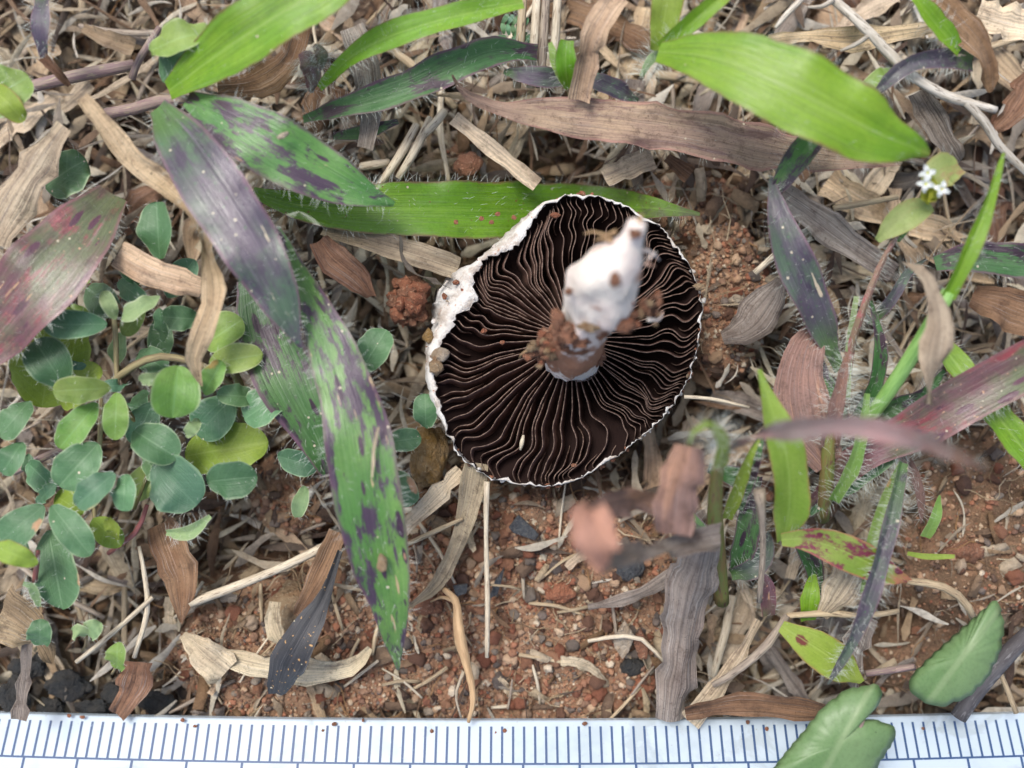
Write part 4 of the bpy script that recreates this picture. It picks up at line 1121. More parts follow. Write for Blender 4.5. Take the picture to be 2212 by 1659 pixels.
dry('dry_leaf', [(300, 1430, .2), (290, 1480, .24), (255, 1545, .2)], [70, 60, 30], 'dry_brown', 'light brown leaf scrap close to the ruler edge', seed=26)
dry('dry_leaf', [(0, 1320, .6), (50, 1350, .6), (95, 1390, .55), (115, 1435, .5)], [130, 90, 40, 4], 'dry_tan', 'pinkish tan dry leaf beside the smallest seedling', seed=27, wave=.05)
dry('dry_leaf', [(60, 1380, .55), (55, 1450, .5), (42, 1555, .5)], [24, 22, 36], 'dry_grey', 'upright grey straw strip overlapping the end of the ruler', seed=28)
dry('dry_leaf', [(1640, 1340, .35), (1590, 1430, .38), (1540, 1500, .36), (1490, 1560, .34)], [16, 30, 40, 50], 'dry_pale', 'pale frayed dry strip slanting to the ruler beside the long grey leaf', rag=.15, seed=29, fold=-.2)
dry('dry_leaf', [(2110, 30, .9), (2160, 45, .9), (2230, 60, .9)], [60, 66, 70], 'dry_pale', 'wide pale dry blade in the corner behind the pale branching twig', seed=30)
dry('dry_leaf', [(2000, -10, 1.1), (2080, 60, 1.15), (2130, 130, 1.1), (2140, 200, 1.0)], [56, 62, 50, 4], 'dry_brown', 'spotted brown dry blade arching past the small green shoot', seed=31, fold=.3)
dry('dry_leaf', [(1660, 90, .75), (1740, 80, .8), (1840, 85, .8), (1950, 70, .75), (2010, 60, .7)], [20, 40, 52, 46, 20], 'dry_tan', 'long tan dry blade behind the big bright leaf', seed=32, roll=[0, 20, -20, 10, 0])
dry('dry_leaf', [(1980, 200, .7), (2020, 270, .72), (2055, 330, .68), (2072, 350, .6)], [44, 56, 56, 20], 'dry_grey', 'grey brown dead blade between the twig and the flower', seed=33)
dry('dry_leaf', [(2230, 170, .9), (2190, 240, .95), (2150, 280, .9)], [60, 60, 20], 'dry_brown', 'dull brown crumpled leaf at the fork of the pale branching twig', seed=34, wave=.08)
dry('dry_leaf', [(1690, 420, .5), (1760, 470, .45), (1840, 530, .4), (1930, 590, .35)], [50, 62, 60, 40], 'dry_grey', 'broad grey straw slab under the narrow purple leaf', seed=35, fold=.05)
dry('dry_leaf', [(2100, 640, .7), (2160, 660, .75), (2230, 690, .7)], [40, 84, 90], 'dry_brown', 'crumpled brown dead leaf behind the green stalk', seed=36, wave=.08)
dry('dry_leaf', [(1410, 340, .3), (1350, 365, .3), (1305, 385, .3)], [46, 48, 40], 'dry_pale', 'short pale flat straw piece above the mushroom', seed=37, fold=.3)
dry('dry_leaf', [(980, 255, .35), (1060, 320, .35), (1160, 400, .3)], [28, 32, 30], 'dry_pale', 'pale stiff straw slanting under the long dry leaf', seed=38, fold=.4)
dry('dry_leaf', [(700, 490, .5), (800, 520, .5), (900, 550, .45), (990, 580, .35)], [36, 46, 50, 46], 'straw_pale' if False else 'dry_pale', 'stout pale straw under the wet green leaf', seed=39, fold=.5)
dry('dry_leaf', [(690, 520, .6), (720, 560, .65), (770, 600, .6), (800, 640, .5)], [40, 70, 60, 20], 'dry_brown', 'brown torn dead leaf beside the mottled hairy leaf', seed=40, wave=.06)
dry('dry_leaf', [(865, 510, .7), (868, 555, .8), (895, 590, .8), (950, 612, .7), (975, 625, .65)], [14, 16, 14, 10, 8], 'dry_grey', 'thin dark curling strip reaching the mushroom rim', seed=41, roll=60)

dry('dry_leaf', [(1870, 1190, .6), (1840, 1240, .65), (1810, 1290, .6), (1775, 1330, .5)], [40, 84, 78, 20], 'dry_pale', 'speckled pale oval dry leaf behind the hairy purple blade', seed=44, curl=.3)
dry('dry_leaf', [(1870, 1330, .4), (1850, 1390, .45), (1840, 1450, .4), (1850, 1500, .35)], [60, 50, 36, 10], 'black_leaf' if False else 'dry_grey', 'grey ragged dead leaf below the lime green leaf', seed=45, rag=.2)
dry('dry_leaf', [(1480, 1540, .5), (1600, 1520, .5), (1720, 1530, .45), (1830, 1550, .4)], [30, 46, 50, 30], 'dry_brown', 'reddish brown dead blade lying along the ruler edge', seed=46)
dry('dry_leaf', [(650, 0, .7), (630, 120, .7), (560, 180, .65), (470, 190, .6)], [40, 60, 66, 40], 'dry_brown', 'brown dead leaf bending under the bright leaf', seed=47)
dry('dry_leaf', [(760, 60, .7), (790, 140, .7), (800, 250, .6), (790, 320, .5)], [50, 56, 50, 30], 'dry_grey', 'upright grey dead blade behind the fringed bright blade', seed=48)
dry('dry_leaf', [(180, 60, 1.0), (230, 85, 1.05), (290, 105, 1.0)], [16, 34, 40], 'dry_tan', 'thick tan dead blade above the lilac runner', seed=49, fold=.6)
dry('dry_leaf', [(95, 125, 1.0), (120, 150, 1.05), (150, 185, .95)], [20, 22, 8], 'dry_brown', 'brown withered tip joining the purple hairy blade', seed=149, fold=.6)
dry('root_shred', [(818, 922, 1.52), (808, 965, 1.5), (806, 1000, 1.49), (803, 1032, 1.48)], [5, 7, 7, 4], 'dry_pale', 'pale root shred lying on the long spotted blade', 'root', seed=150, fold=-.3)
stone('soil_crumb', 826, 1218, 20, 30, 'stone_tan', 'pale tan crumb lying on the long spotted blade', 'soil crumb', 31, z=1.38)
stone('soil_crumb', 612, 292, 26, 10, 'stone_pale', 'pale husk lying on the mottled leaf', 'husk', 32, z=1.42, rot=25)
for x, y in ((1040, 472), (1062, 480), (985, 480), (1075, 462), (1110, 470)):
    o = stone('soil_crumb', x, y, 10, 9, 'clod_red', None, None, x % 50, z=.52)
    tag(o, 'tiny reddish crumb lying on the wet green leaf', 'soil crumb', 'crumbs on the wet leaf')
def twig(name, pts, rad, mat, label, cat='twig', **kw):
    return tag(tube(name, pts, rad, MAT[mat], None, **kw), label, cat)
tw = empty('twig', P(1960, 150, .9), 'pale branching twig crossing behind the big bright leaf', 'twig')
tube('main_stem', [(1780, -20, 1.0), (1870, 62, 1.05), (1960, 155, 1.0), (2040, 205, .95), (2095, 222, .95), (2152, 238, .95)], [10, 11, 12, 12, 11, 8], MAT['twig_white'], tw, 8, 30, .06)
tube('branch', [(2085, 218, .95), (2125, 262, .95), (2160, 315, .92), (2230, 385, .9)], [10, 10, 9, 8], MAT['twig_white'], tw, 8, 20, .06)
tube('side_shoot', [(1800, 0, 1.05), (1775, 14, 1.1), (1745, 15, 1.1)], [6, 5, 3], MAT['twig_white'], tw, 6)
tube('side_shoot', [(1880, 75, 1.05), (1850, 95, 1.05), (1815, 110, 1.0)], [5, 5, 3], MAT['twig_white'], tw, 6)
twig('twig', [(1740, -10, 1.0), (1700, 30, 1.05), (1675, 60, 1.05)], [6, 7, 4], 'twig_white', 'short white twig tip poking in above the big bright leaf')
twig('twig', [(412, 1302, .3), (500, 1270, .38), (610, 1225, .4), (702, 1180, .4)], [10, 10, 9, 10], 'straw_pale', 'pale round twig lying below the notched round leaf')
twig('straw', [(1052, 1040, .5), (1050, 1150, .4), (1053, 1290, .35), (1052, 1420, .3)], [7, 5, 6, 5], 'straw_pale', 'thin pale straw hanging down from the mushroom rim', 'straw', rough=.08)
rt = empty('root', P(985, 1330, .3), 'pale knotty root fibre with forked end reaching the ruler', 'root')
tube('main_stem', [(958, 1272, .3), (985, 1300, .36), (992, 1370, .4), (1012, 1450, .4), (1022, 1510, .4), (1012, 1560, .36)], [6, 10, 14, 9, 7, 4], MAT['root'], rt, 8, 26, .12)
tube('side_shoot', [(1002, 1450, .38), (985, 1500, .36), (996, 1550, .3)], [4, 3, 2], MAT['straw_pale'], rt, 6)
tube('side_shoot', [(985, 1300, .36), (955, 1290, .3), (930, 1300, .26)], [6, 4, 2], MAT['root'], rt, 6)
twig('straw', [(1110, 1285, .25), (1120, 1270, .3), (1040, 1262, .3)], [3, 3, 2], 'straw', 'short crossing straw on the torn pale strip', 'straw')
twig('straw', [(860, 1185, .3), (935, 1150, .36), (1000, 1120, .4)], [5, 6, 4], 'straw', 'thin tan straw beside the frayed slab', 'straw')
twig('straw', [(1478, 857, .7), (1540, 862, .7), (1618, 880, .66)], [4, 4, 3], 'straw_pale', 'thin pale stalk sticking out from the mushroom rim', 'straw')
twig('straw', [(1270, 1385, .2), (1330, 1375, .24), (1385, 1380, .24), (1440, 1435, .2)], [4, 5, 5, 4], 'straw_pale', 'bent cream straw above the lilac flake', 'straw')
twig('straw', [(300, 1180, .5), (312, 1240, .5), (318, 1320, .45), (290, 1420, .4)], [4, 6, 6, 5], 'straw_pale', 'long upright cream straw beside the pointed dead leaf', 'straw')
twig('straw', [(165, 1430, .4), (240, 1370, .45), (330, 1290, .5)], [5, 6, 5], 'straw_pale', 'slanting cream straw crossing among the seedlings', 'straw')
twig('straw', [(1700, 1330, .5), (1655, 1395, .55), (1590, 1450, .5), (1540, 1480, .45)], [8, 10, 9, 7], 'straw_grey', 'curved grey stalk ending beside the lime green leaf', 'twig')
twig('straw', [(1700, 1330, .5), (1790, 1325, .5), (1870, 1330, .45), (1940, 1320, .4)], [6, 8, 7, 6], 'straw', 'jointed tan stalk under the hairy purple blade', 'twig')
twig('straw', [(1960, 1255, .5), (2030, 1265, .55), (2080, 1295, .5), (2105, 1340, .45)], [8, 9, 9, 8], 'straw', 'arching tan stalk on the bare soil above the folded toothed leaf', 'twig')
twig('straw', [(1640, 1060, 1.3), (1645, 1100, 1.2), (1648, 1190, .95), (1640, 1300, .7)], [14, 7, 7, 6], 'straw_grey', 'thin grey stalk with a pale knob beside the bright pointed leaf', 'stalk')
twig('twig', [(2230, 1360, .4), (2170, 1420, .42), (2110, 1490, .4), (2070, 1550, .36)], [17, 20, 20, 18], 'twig_dark', 'thick dark grey stick beneath the folded toothed leaf')
twig('straw', [(2155, 1440, .3), (2180, 1500, .3), (2195, 1540, .3)], [5, 6, 6], 'straw', 'short straw crossing behind the dark stick', 'straw')
twig('straw', [(1870, 1455, .6), (1920, 1448, .62), (1975, 1440, .6)], [7, 8, 8], 'stalk_purple', 'brown leaf stalk joining the folded toothed leaf', 'stalk')
twig('straw', [(1630, 590, .55), (1680, 545, .6), (1720, 500, .6)], [7, 7, 6], 'straw_pale', 'cream stalk under the narrow purple leaf', 'straw')
twig('straw', [(1800, 450, .8), (1860, 440, .8), (1940, 425, .8)], [7, 7, 6], 'straw', 'bent tan stalk under the big bright leaf tip', 'straw')
for i, (x0, y0, x1, y1) in enumerate(((860, 385, 930, 255), (820, 400, 900, 270), (905, 300, 960, 240), (840, 350, 780, 360))):
    twig('straw', [(x0, y0, .3), ((x0 + x1) / 2 + 4, (y0 + y1) / 2, .35), (x1, y1, .3)], [8, 10, 9], 'straw_pale', 'pale straw bundled above the wet green leaf', 'straw')['group'] = 'bundled straws above the wet leaf'
for i, x in enumerate((1130, 1160, 1180, 1205)):
    twig('straw', [(x, -10, .6), (x - 6, 90, .6), (x - 14, 190, .55)], [9, 10, 9], ['straw', 'straw_pale', 'straw_grey', 'straw_pale'][i], ['tan', 'cream', 'grey', 'pale cream'][i] + ' upright straw stalk behind the small heart-shaped leaf', 'straw')['group'] = 'upright straws behind the heart-shaped leaf'

# ------------------------------------------------------------------ broad-leaved hairy plants
def plant(name, x, y, z, label, cat='plant', group=None):
    return empty(name, P(x, y, z), label, cat, group)
def lf(p, pts, width, mat, **kw):
    kw.setdefault('hair', 26)
    return blade('leaf', pts, width, MAT[mat], p, **kw)

A = plant('hairy_plant', 345, 215, .8, 'hairy plant with one bright and two purple-mottled leaves spreading from one node')
lf(A, [(365, 196, 1.1), (440, 140, 1.3), (530, 78, 1.5), (640, 8, 1.6), (780, -75, 1.6)], [38, 96, 124, 130, 118, 100], 'leaf_bright', fold=.22, seed=50, hair=20)
lf(A, [(405, 215, 1.1), (480, 255, 1.25), (580, 312, 1.3), (690, 372, 1.2), (780, 415, 1.1), (852, 441, 1.0)], [30, 96, 132, 126, 84, 4], 'leaf_mottled', fold=.16, seed=51, hair=34, hair_len=.1)
lf(A, [(342, 232, 1.1), (395, 308, 1.35), (455, 395, 1.5), (530, 510, 1.55), (592, 620, 1.5), (649, 751, 1.35)], [40, 108, 132, 128, 100, 4], 'leaf_purple', fold=.2, seed=52, hair=26)
tube('stem', [(230, 245, .5), (290, 235, .6), (345, 218, .75), (410, 215, .85)], [12, 13, 13, 9], MAT['stalk_purple'], A, 10)
tube('stem', [(345, 60, .8), (300, 130, .85), (285, 170, .8)], [7, 8, 8], MAT['stalk_purple'], A, 10)
B = plant('hairy_plant', 600, 500, .6, 'hairy plant of two long mottled blades reaching down toward the ruler')
lf(B, [(594, 494, 1.0), (640, 585, 1.1), (688, 680, 1.2), (735, 800, 1.35), (772, 930, 1.4), (792, 1060, 1.4), (820, 1200, 1.3), (846, 1330, 1.15), (860, 1448, .9)], [22, 60, 86, 118, 140, 140, 114, 62, 4], 'leaf_mottled', fold=.16, seed=53, hair=30, hair_len=.11, roll=[-25, -20, -8, 0, 4, 5, 5, 5])
lf(B, [(545, 600, .7), (580, 720, .8), (630, 840, .85), (680, 940, .8), (712, 1020, .7)], [60, 120, 128, 96, 30], 'leaf_darkgreen', fold=.25, seed=54, hair=36, hair_len=.12)
Wp = plant('hairy_plant', 560, 420, .4, 'single wet shiny green leaf lying half under the mushroom cap', 'leaf')
lf(Wp, [(545, 415, .55), (640, 442, .6), (760, 452, .6), (900, 452, .5), (1040, 455, .3), (1150, 454, -.05), (1250, 450, -.28), (1340, 447, -.1), (1430, 452, .22), (1512, 463, .38)], [20, 66, 100, 112, 118, 116, 104, 84, 50, 4], 'leaf_wet', fold=.14, seed=55, hair=30, hair_len=.1, nu=10)
R1 = plant('red_leaf', 240, 422, .8, 'broad red and purple leaf with torn bronze patches beside the round-leaved plant', 'leaf')
lf(R1, [(245, 420, .9), (170, 505, 1.15), (90, 600, 1.3), (10, 690, 1.3), (-80, 800, 1.2)], [60, 150, 168, 140, 70], 'leaf_red', fold=.12, seed=56, hair=30, nu=10)
G1 = plant('grass_shoot', 690, 190, .8, 'long bright green blade with fine fringe of hairs curving across the straw')
lf(G1, [(690, 190, .9), (760, 122, 1.1), (860, 72, 1.2), (980, 36, 1.2), (1130, 6, 1.15)], [14, 46, 58, 50, 24], 'leaf_bright', fold=.3, seed=57, hair=44, hair_len=.12)
G2 = plant('grass_shoot', 650, 255, .6, 'dark green and purple hairy blade lying beneath the bright fringed blade')
lf(G2, [(655, 258, .7), (760, 228, .8), (880, 190, .85), (980, 145, .85), (1070, 112, .8), (1160, 116, .7)], [16, 46, 66, 70, 64, 30], 'leaf_darkgreen', fold=.35, seed=58, hair=40, hair_len=.11)
lf(G2, [(720, 295, .4), (790, 285, .45), (860, 262, .45)], [14, 36, 10], 'leaf_darkgreen', seed=59)
G3 = plant('hairy_bud', 668, 190, .8, 'dark red hairy bud stub between the bright blades', 'bud')
blade('scale', [(655, 110, 1.0), (668, 140, 1.05), (672, 165, 1.0), (670, 200, .9)], [24, 44, 36, 10], MAT['leaf_red'], G3, hair=160, hair_len=.14, seed=60, fold=-.4)
blade('scale', [(680, 95, 1.0), (695, 120, 1.05), (690, 150, 1.0)], [14, 30, 10], MAT['leaf_red'], G3, hair=140, hair_len=.13, seed=61, fold=-.4)

E = plant('hairy_plant', 1425, 112, .9, 'hairy plant with one broad glossy bright green leaf and two upright shoots')
lf(E, [(1422, 112, 1.3), (1530, 122, 1.6), (1660, 168, 1.8), (1790, 232, 1.85), (1900, 290, 1.8), (2008, 332, 1.65)], [40, 116, 166, 168, 136, 6], 'leaf_bright', fold=.16, seed=62, hair=16, nu=10, curl=.1)
lf(E, [(1420, 110, 1.1), (1432, 60, 1.2), (1446, -30, 1.3)], [30, 62, 70], 'leaf_lime', fold=.3, seed=63)
lf(E, [(1428, 105, 1.2), (1490, 55, 1.4), (1570, -15, 1.5)], [26, 38, 34], 'leaf_bright', fold=.7, seed=64)
lf(E, [(1800, 262, 1.1), (1745, 312, 1.15), (1700, 372, 1.1), (1662, 442, 1.0)], [20, 56, 50, 4], 'leaf_mottled', fold=.3, seed=65)
blade('hair_tuft', [(1440, 100, 1.0), (1405, 130, 1.05), (1385, 165, 1.0)], [10, 22, 8], MAT['clover_pale'], E, hair=260, hair_len=.17, seed=66, fold=-.2)
N1 = plant('hairy_plant', 1810, 790, .5, 'plant with a narrow upright purple leaf and pink hairy stalks')
lf(N1, [(1812, 800, .6), (1775, 705, .85), (1730, 600, 1.05), (1690, 500, 1.1), (1665, 385, 1.05)], [20, 56, 84, 70, 4], 'leaf_purple', fold=.3, seed=67, hair=40)
blade('stem', [(1945, 500, 1.1), (1905, 570, 1.0), (1870, 660, .9), (1840, 760, .7), (1828, 900, .4)], [8, 14, 17, 18, 20], MAT['stem_pink'], N1, fold=-.9, hair=60, hair_len=.10, wave=.0, seed=69)
lf(N1, [(1780, 1010, .4), (1740, 900, .5), (1720, 800, .5), (1760, 720, .45)], [60, 110, 90, 30], 'leaf_darkgreen', seed=68, hair=20)
blade('hair_tuft', [(1850, 640, .8), (1835, 740, .7), (1830, 860, .5)], [10, 16, 12], MAT['stalk_hairy'] if False else MAT['clover_pale'], N1, hair=30, hair_len=.12, seed=69)
T1 = plant('green_shoot', 2070, 120, .8, 'small green shoot with a purple arching hairy leaf beside the twig')
lf(T1, [(2072, 112, 1.1), (2030, 62, 1.2), (1985, 5, 1.3), (1965, -30, 1.3)], [24, 46, 40, 20], 'leaf_bright', fold=.5, seed=70, hair=50, hair_len=.12)
lf(T1, [(2100, 130, 1.0), (2040, 125, 1.1), (1970, 135, 1.15), (1915, 175, 1.1), (1872, 225, 1.0)], [44, 40, 34, 32, 6], 'leaf_purple', fold=.4, seed=71, hair=60, hair_len=.11, roll=20)
lf(T1, [(1940, 150, .9), (1900, 170, .95), (1860, 195, .9)], [10, 44, 20], 'clover_mid', seed=72, hair=30)

K = plant('grass_stalk', 1880, 900, .5, 'tall pale green grass stalk with purple pointed tip slanting past the flower')
tube('stem', [(1870, 915, .7), (1930, 830, 1.0), (1990, 735, 1.3), (2050, 630, 1.5)], [15, 17, 17, 16], MAT['stalk_green'], K, 10)
lf(K, [(2045, 640, 1.5), (2085, 560, 1.6), (2130, 450, 1.6), (2168, 330, 1.5)], [30, 36, 26, 3], 'leaf_bright', fold=.8, seed=73, hair=24)
M1 = plant('grass_shoot', 2040, 560, .5, 'dark green blade running behind the grass stalk')
lf(M1, [(2020, 570, .7), (2090, 555, .8), (2160, 560, .8), (2250, 570, .8)], [30, 64, 70, 70], 'leaf_darkgreen', seed=74, hair=30)
M2 = plant('grass_shoot', 2040, 760, .5, 'bright green grass blade slanting down onto the bare corner')
lf(M2, [(2030, 740, .6), (2090, 815, .75), (2160, 905, .85), (2240, 1010, .9)], [36, 60, 62, 56], 'leaf_bright', seed=75, hair=24, fold=.3)
M3 = plant('red_leaf', 1750, 1100, .5, 'red purple leaf with green patches above the bare corner', 'leaf')
lf(M3, [(2250, 770, 1.2), (2150, 825, 1.2), (2050, 880, 1.1), (1960, 935, .95), (1860, 985, .8), (1800, 1040, .6), (1740, 1095, .45)], [100, 104, 100, 92, 66, 50, 16], 'leaf_red', seed=76, hair=30, nu=10)
M4 = plant('green_leaf', 1690, 1165, .8, 'bright yellow green pointed leaf standing above the spotted leaf', 'leaf')
lf(M4, [(1692, 1166, 1.0), (1706, 1080, 1.3), (1698, 980, 1.5), (1668, 890, 1.6), (1640, 798, 1.6)], [26, 76, 78, 60, 4], 'leaf_lime', seed=77, fold=.4, hair=10)
M5 = plant('spotted_leaf', 1690, 1168, .9, 'yellow green leaf spotted dark red lying over straw', 'leaf')
lf(M5, [(1688, 1166, 1.1), (1745, 1165, 1.15), (1820, 1190, 1.15), (1900, 1228, 1.1), (1962, 1256, 1.0)], [20, 62, 78, 62, 6], 'leaf_spotted', seed=78, hair=10)
M6 = plant('lime_leaf', 1690, 1355, .5, 'plain lime green leaf with two brown spots above the ruler', 'leaf')
lf(M6, [(1688, 1352, .7), (1740, 1385, .75), (1800, 1425, .75), (1862, 1474, .65)], [20, 76, 80, 6], 'leaf_lime', seed=79, hair=4)
M7 = plant('grass_shoot', 1940, 1100, .8, 'thin hairy purple blade arching down over the lime green leaf')
lf(M7, [(1950, 1000, .9), (1925, 1120, 1.1), (1890, 1250, 1.15), (1850, 1365, 1.1), (1788, 1478, .95)], [20, 34, 36, 30, 4], 'leaf_purple', seed=80, hair=70, hair_len=.10, fold=.5)
F1 = plant('hairy_plant', 1540, 1150, .6, 'upright olive shoot whose blurred mauve leaf arches high over the spotted leaf')
tube('stem', [(1560, 1300, .3), (1548, 1180, .8), (1545, 1080, 1.3), (1552, 990, 1.7)], [16, 19, 17, 13], MAT['stalk_olive'], F1, 10)
lf(F1, [(1552, 1000, 1.7), (1590, 965, 2.1), (1660, 935, 2.6), (1760, 920, 3.0), (1870, 922, 3.2), (1970, 945, 3.2), (2060, 980, 3.0), (2130, 1018, 2.8)], [10, 18, 36, 46, 48, 44, 28, 6], 'leaf_blur_purple', seed=81, hair=20, roll=-20, fold=.3)
lf(F1, [(1555, 1010, 1.7), (1560, 950, 2.2), (1530, 915, 2.6), (1500, 930, 2.6), (1488, 960, 2.5)], [26, 34, 26, 18, 6], 'leaf_lime', seed=82, hair=60, hair_len=.14)
lf(F1, [(1540, 1240, .6), (1530, 1180, .7), (1500, 1130, .6), (1480, 1090, .5)], [20, 44, 40, 4], 'leaf_darkgreen', seed=83)
lf(F1, [(1590, 1100, .8), (1620, 1010, 1.1), (1650, 930, 1.2)], [30, 44, 12], 'leaf_darkgreen', seed=84, hair=40)

lf(M3, [(1960, 950, .75), (1880, 998, .7), (1805, 1050, .55), (1745, 1105, .4)], [30, 66, 60, 16], 'clover_dark', seed=176, hair=120, hair_len=.12)
lf(M7, [(1950, 1000, .8), (1915, 1080, .95), (1885, 1180, 1.0), (1862, 1280, .95)], [16, 34, 34, 10], 'clover_mid', seed=180, hair=60, hair_len=.10, fold=.4)
M8 = plant('hairy_plant', 1780, 1110, .3, 'stubby hairy shoot with a red collar behind the bright pointed leaf')
tube('stem', [(1775, 1120, .3), (1785, 1040, .6), (1790, 960, .8), (1800, 880, .9)], [16, 17, 15, 11], MAT['stalk_olive'], M8, 10)
lf(M8, [(1790, 960, .8), (1800, 900, .95), (1815, 830, 1.0), (1830, 760, 1.0)], [40, 34, 26, 8], 'dry_mauve', seed=181, hair=120, hair_len=.16, fold=.5)
lf(M8, [(1800, 1080, .7), (1840, 1010, .9), (1862, 930, 1.0), (1872, 850, 1.0)], [24, 30, 26, 10], 'clover_mid', seed=182, hair=80, hair_len=.15, fold=.5)
lf(M8, [(1790, 1000, .7), (1740, 920, .8), (1725, 830, .8), (1745, 740, .75), (1790, 690, .6)], [60, 120, 110, 70, 20], 'dry_mauve', seed=183, hair=20, fold=.2)
M9 = plant('hairy_plant', 1800, 880, .2, 'tangled hairy green and purple blades behind the grass stalk')
for k, (pts, w, mt) in enumerate((([(1850, 900, .4), (1890, 830, .6), (1900, 740, .7), (1880, 650, .7)], [24, 34, 28, 4], 'leaf_darkgreen'), ([(1860, 920, .4), (1930, 880, .6), (1990, 860, .6), (2040, 800, .5)], [20, 40, 36, 6], 'leaf_darkgreen'),
        ([(1830, 940, .4), (1790, 860, .6), (1755, 780, .6), (1745, 690, .5)], [26, 50, 46, 6], 'leaf_mottled'), ([(1880, 700, .5), (1930, 640, .7), (1960, 590, .7), (2000, 560, .6)], [14, 26, 20, 4], 'leaf_purple'),
        ([(1900, 960, .4), (1960, 1000, .5), (1985, 1060, .5), (1990, 1130, .4)], [14, 22, 20, 4], 'dry_mauve'), ([(1700, 1130, .4), (1740, 1180, .5), (1760, 1250, .4), (1750, 1320, .3)], [30, 46, 36, 6], 'leaf_darkgreen'))):
    lf(M9, pts, w, mt, seed=200 + k, hair=46, hair_len=.11, fold=.4)
M10 = plant('hairy_plant', 1600, 1130, .2, 'dark green hairy leaves at the foot of the olive shoot')
for k, (pts, w, mt) in enumerate((([(1590, 1230, .4), (1610, 1160, .6), (1625, 1090, .6), (1640, 1030, .5)], [30, 56, 50, 6], 'leaf_darkgreen'), ([(1580, 1240, .4), (1620, 1230, .5), (1650, 1200, .5), (1660, 1150, .4)], [24, 44, 40, 6], 'leaf_purple'),
        ([(1570, 1120, .9), (1600, 1040, 1.2), (1622, 980, 1.4), (1640, 950, 1.4)], [22, 30, 24, 6], 'leaf_lime'))):
    lf(M10, pts, w, mt, seed=220 + k, hair=46, hair_len=.10, fold=.4)
# small loose leaves
def loose_leaf(pts, width, mat, label, name='small_leaf', **kw):
    o = blade(name, pts, width, MAT[mat], None, **kw)
    return tag(o, label, 'leaf')
hl = empty('heart_leaf', P(1225, 195, .6), 'small bright heart-shaped folded leaf standing behind the long dry leaf', 'leaf')
blade('leaf', [(1228, 192, .8), (1222, 150, 1.0), (1222, 110, 1.05), (1225, 88, 1.05)], [8, 34, 46, 26], MAT['leaf_bright'], hl, fold=.4, hair=26, seed=90)
blade('leaf', [(1224, 192, .8), (1208, 150, .9), (1195, 115, .95), (1188, 92, .95)], [8, 24, 26, 6], MAT['clover_mid'], hl, fold=.3, hair=26, seed=91)
tube('stalk', [(1226, 190, .8), (1232, 215, .6)], [4, 4], MAT['stalk_hairy'], hl, 6)
loose_leaf([(1088, 155, .7), (1130, 162, .75), (1180, 168, .7), (1215, 172, .6)], [6, 40, 44, 30], 'leaf_purple', 'dusky purple leaf tip above the long dry leaf', hair=20, seed=92)
loose_leaf([(1255, 165, .7), (1300, 180, .75), (1345, 198, .72), (1378, 218, .6)], [20, 40, 38, 6], 'leaf_purple', 'dusky purple leaf between the dry stalk leaf and the bright plant', hair=30, seed=93)
loose_leaf([(95, -20, 1.0), (90, 20, 1.1), (88, 70, 1.1), (95, 125, 1.0)], [30, 34, 40, 10], 'leaf_purple', 'purple hairy blade hanging in beside the lilac stem', hair=60, hair_len=.13, seed=94)
loose_leaf([(1530, 1010, .6), (1620, 1040, .5)], [20, 60], 'leaf_darkgreen', 'dark green leaf behind the olive shoot', seed=95, hair=20)
loose_leaf([(1440, 340, .3), (1490, 380, .3)], [20, 40], 'dry_brown', 'red brown dead leaf piece above the mushroom tip leaf', seed=96)
loose_leaf([(1960, 1195, .3), (2000, 1202, .3), (2062, 1202, .3)], [8, 14, 8], 'leaf_lime', 'thin bright green seedling blade on the bare soil', seed=97, name='grass_seedling')
loose_leaf([(1998, 1160, .3), (2020, 1120, .4), (2030, 1070, .3)], [20, 26, 4], 'clover_mid', 'small green sprout blade above the thin seedling blade', seed=98, name='grass_seedling')
loose_leaf([(1660, 1330, .4), (1655, 1260, .5), (1630, 1230, .5)], [26, 36, 6], 'leaf_red', 'small red and green leaf beside the knobbed stalk', seed=99, hair=40)
loose_leaf([(1745, 1340, .4), (1750, 1290, .5), (1760, 1230, .4)], [30, 44, 6], 'leaf_bright', 'small green shoot under the spotted leaf', seed=100, hair=40)
for i, (x, y, a) in enumerate(((1085, 50, 0.2), (1110, 80, 0.5), (1070, 85, 0.9))):
    fp = empty('pinnate_leaf', P(x, y, .5), 'tiny blue green feathery leaf among straw behind the bright fringed blade', 'leaf', 'feathery leaves among the straw')
    for s in (-1, 1):
        for k in range(5):
            bx, by = x + math.cos(a) * k * 11, y + math.sin(a) * k * 11
            blade('leaflet', [(bx, by, .55), (bx + math.cos(a + s * 1.2) * 11, by + math.sin(a + s * 1.2) * 11, .58), (bx + math.cos(a + s * 1.2) * 24, by + math.sin(a + s * 1.2) * 24, .55)], [5, 13, 4], MAT['clover_dark'], fp, nu=4, nv=6)

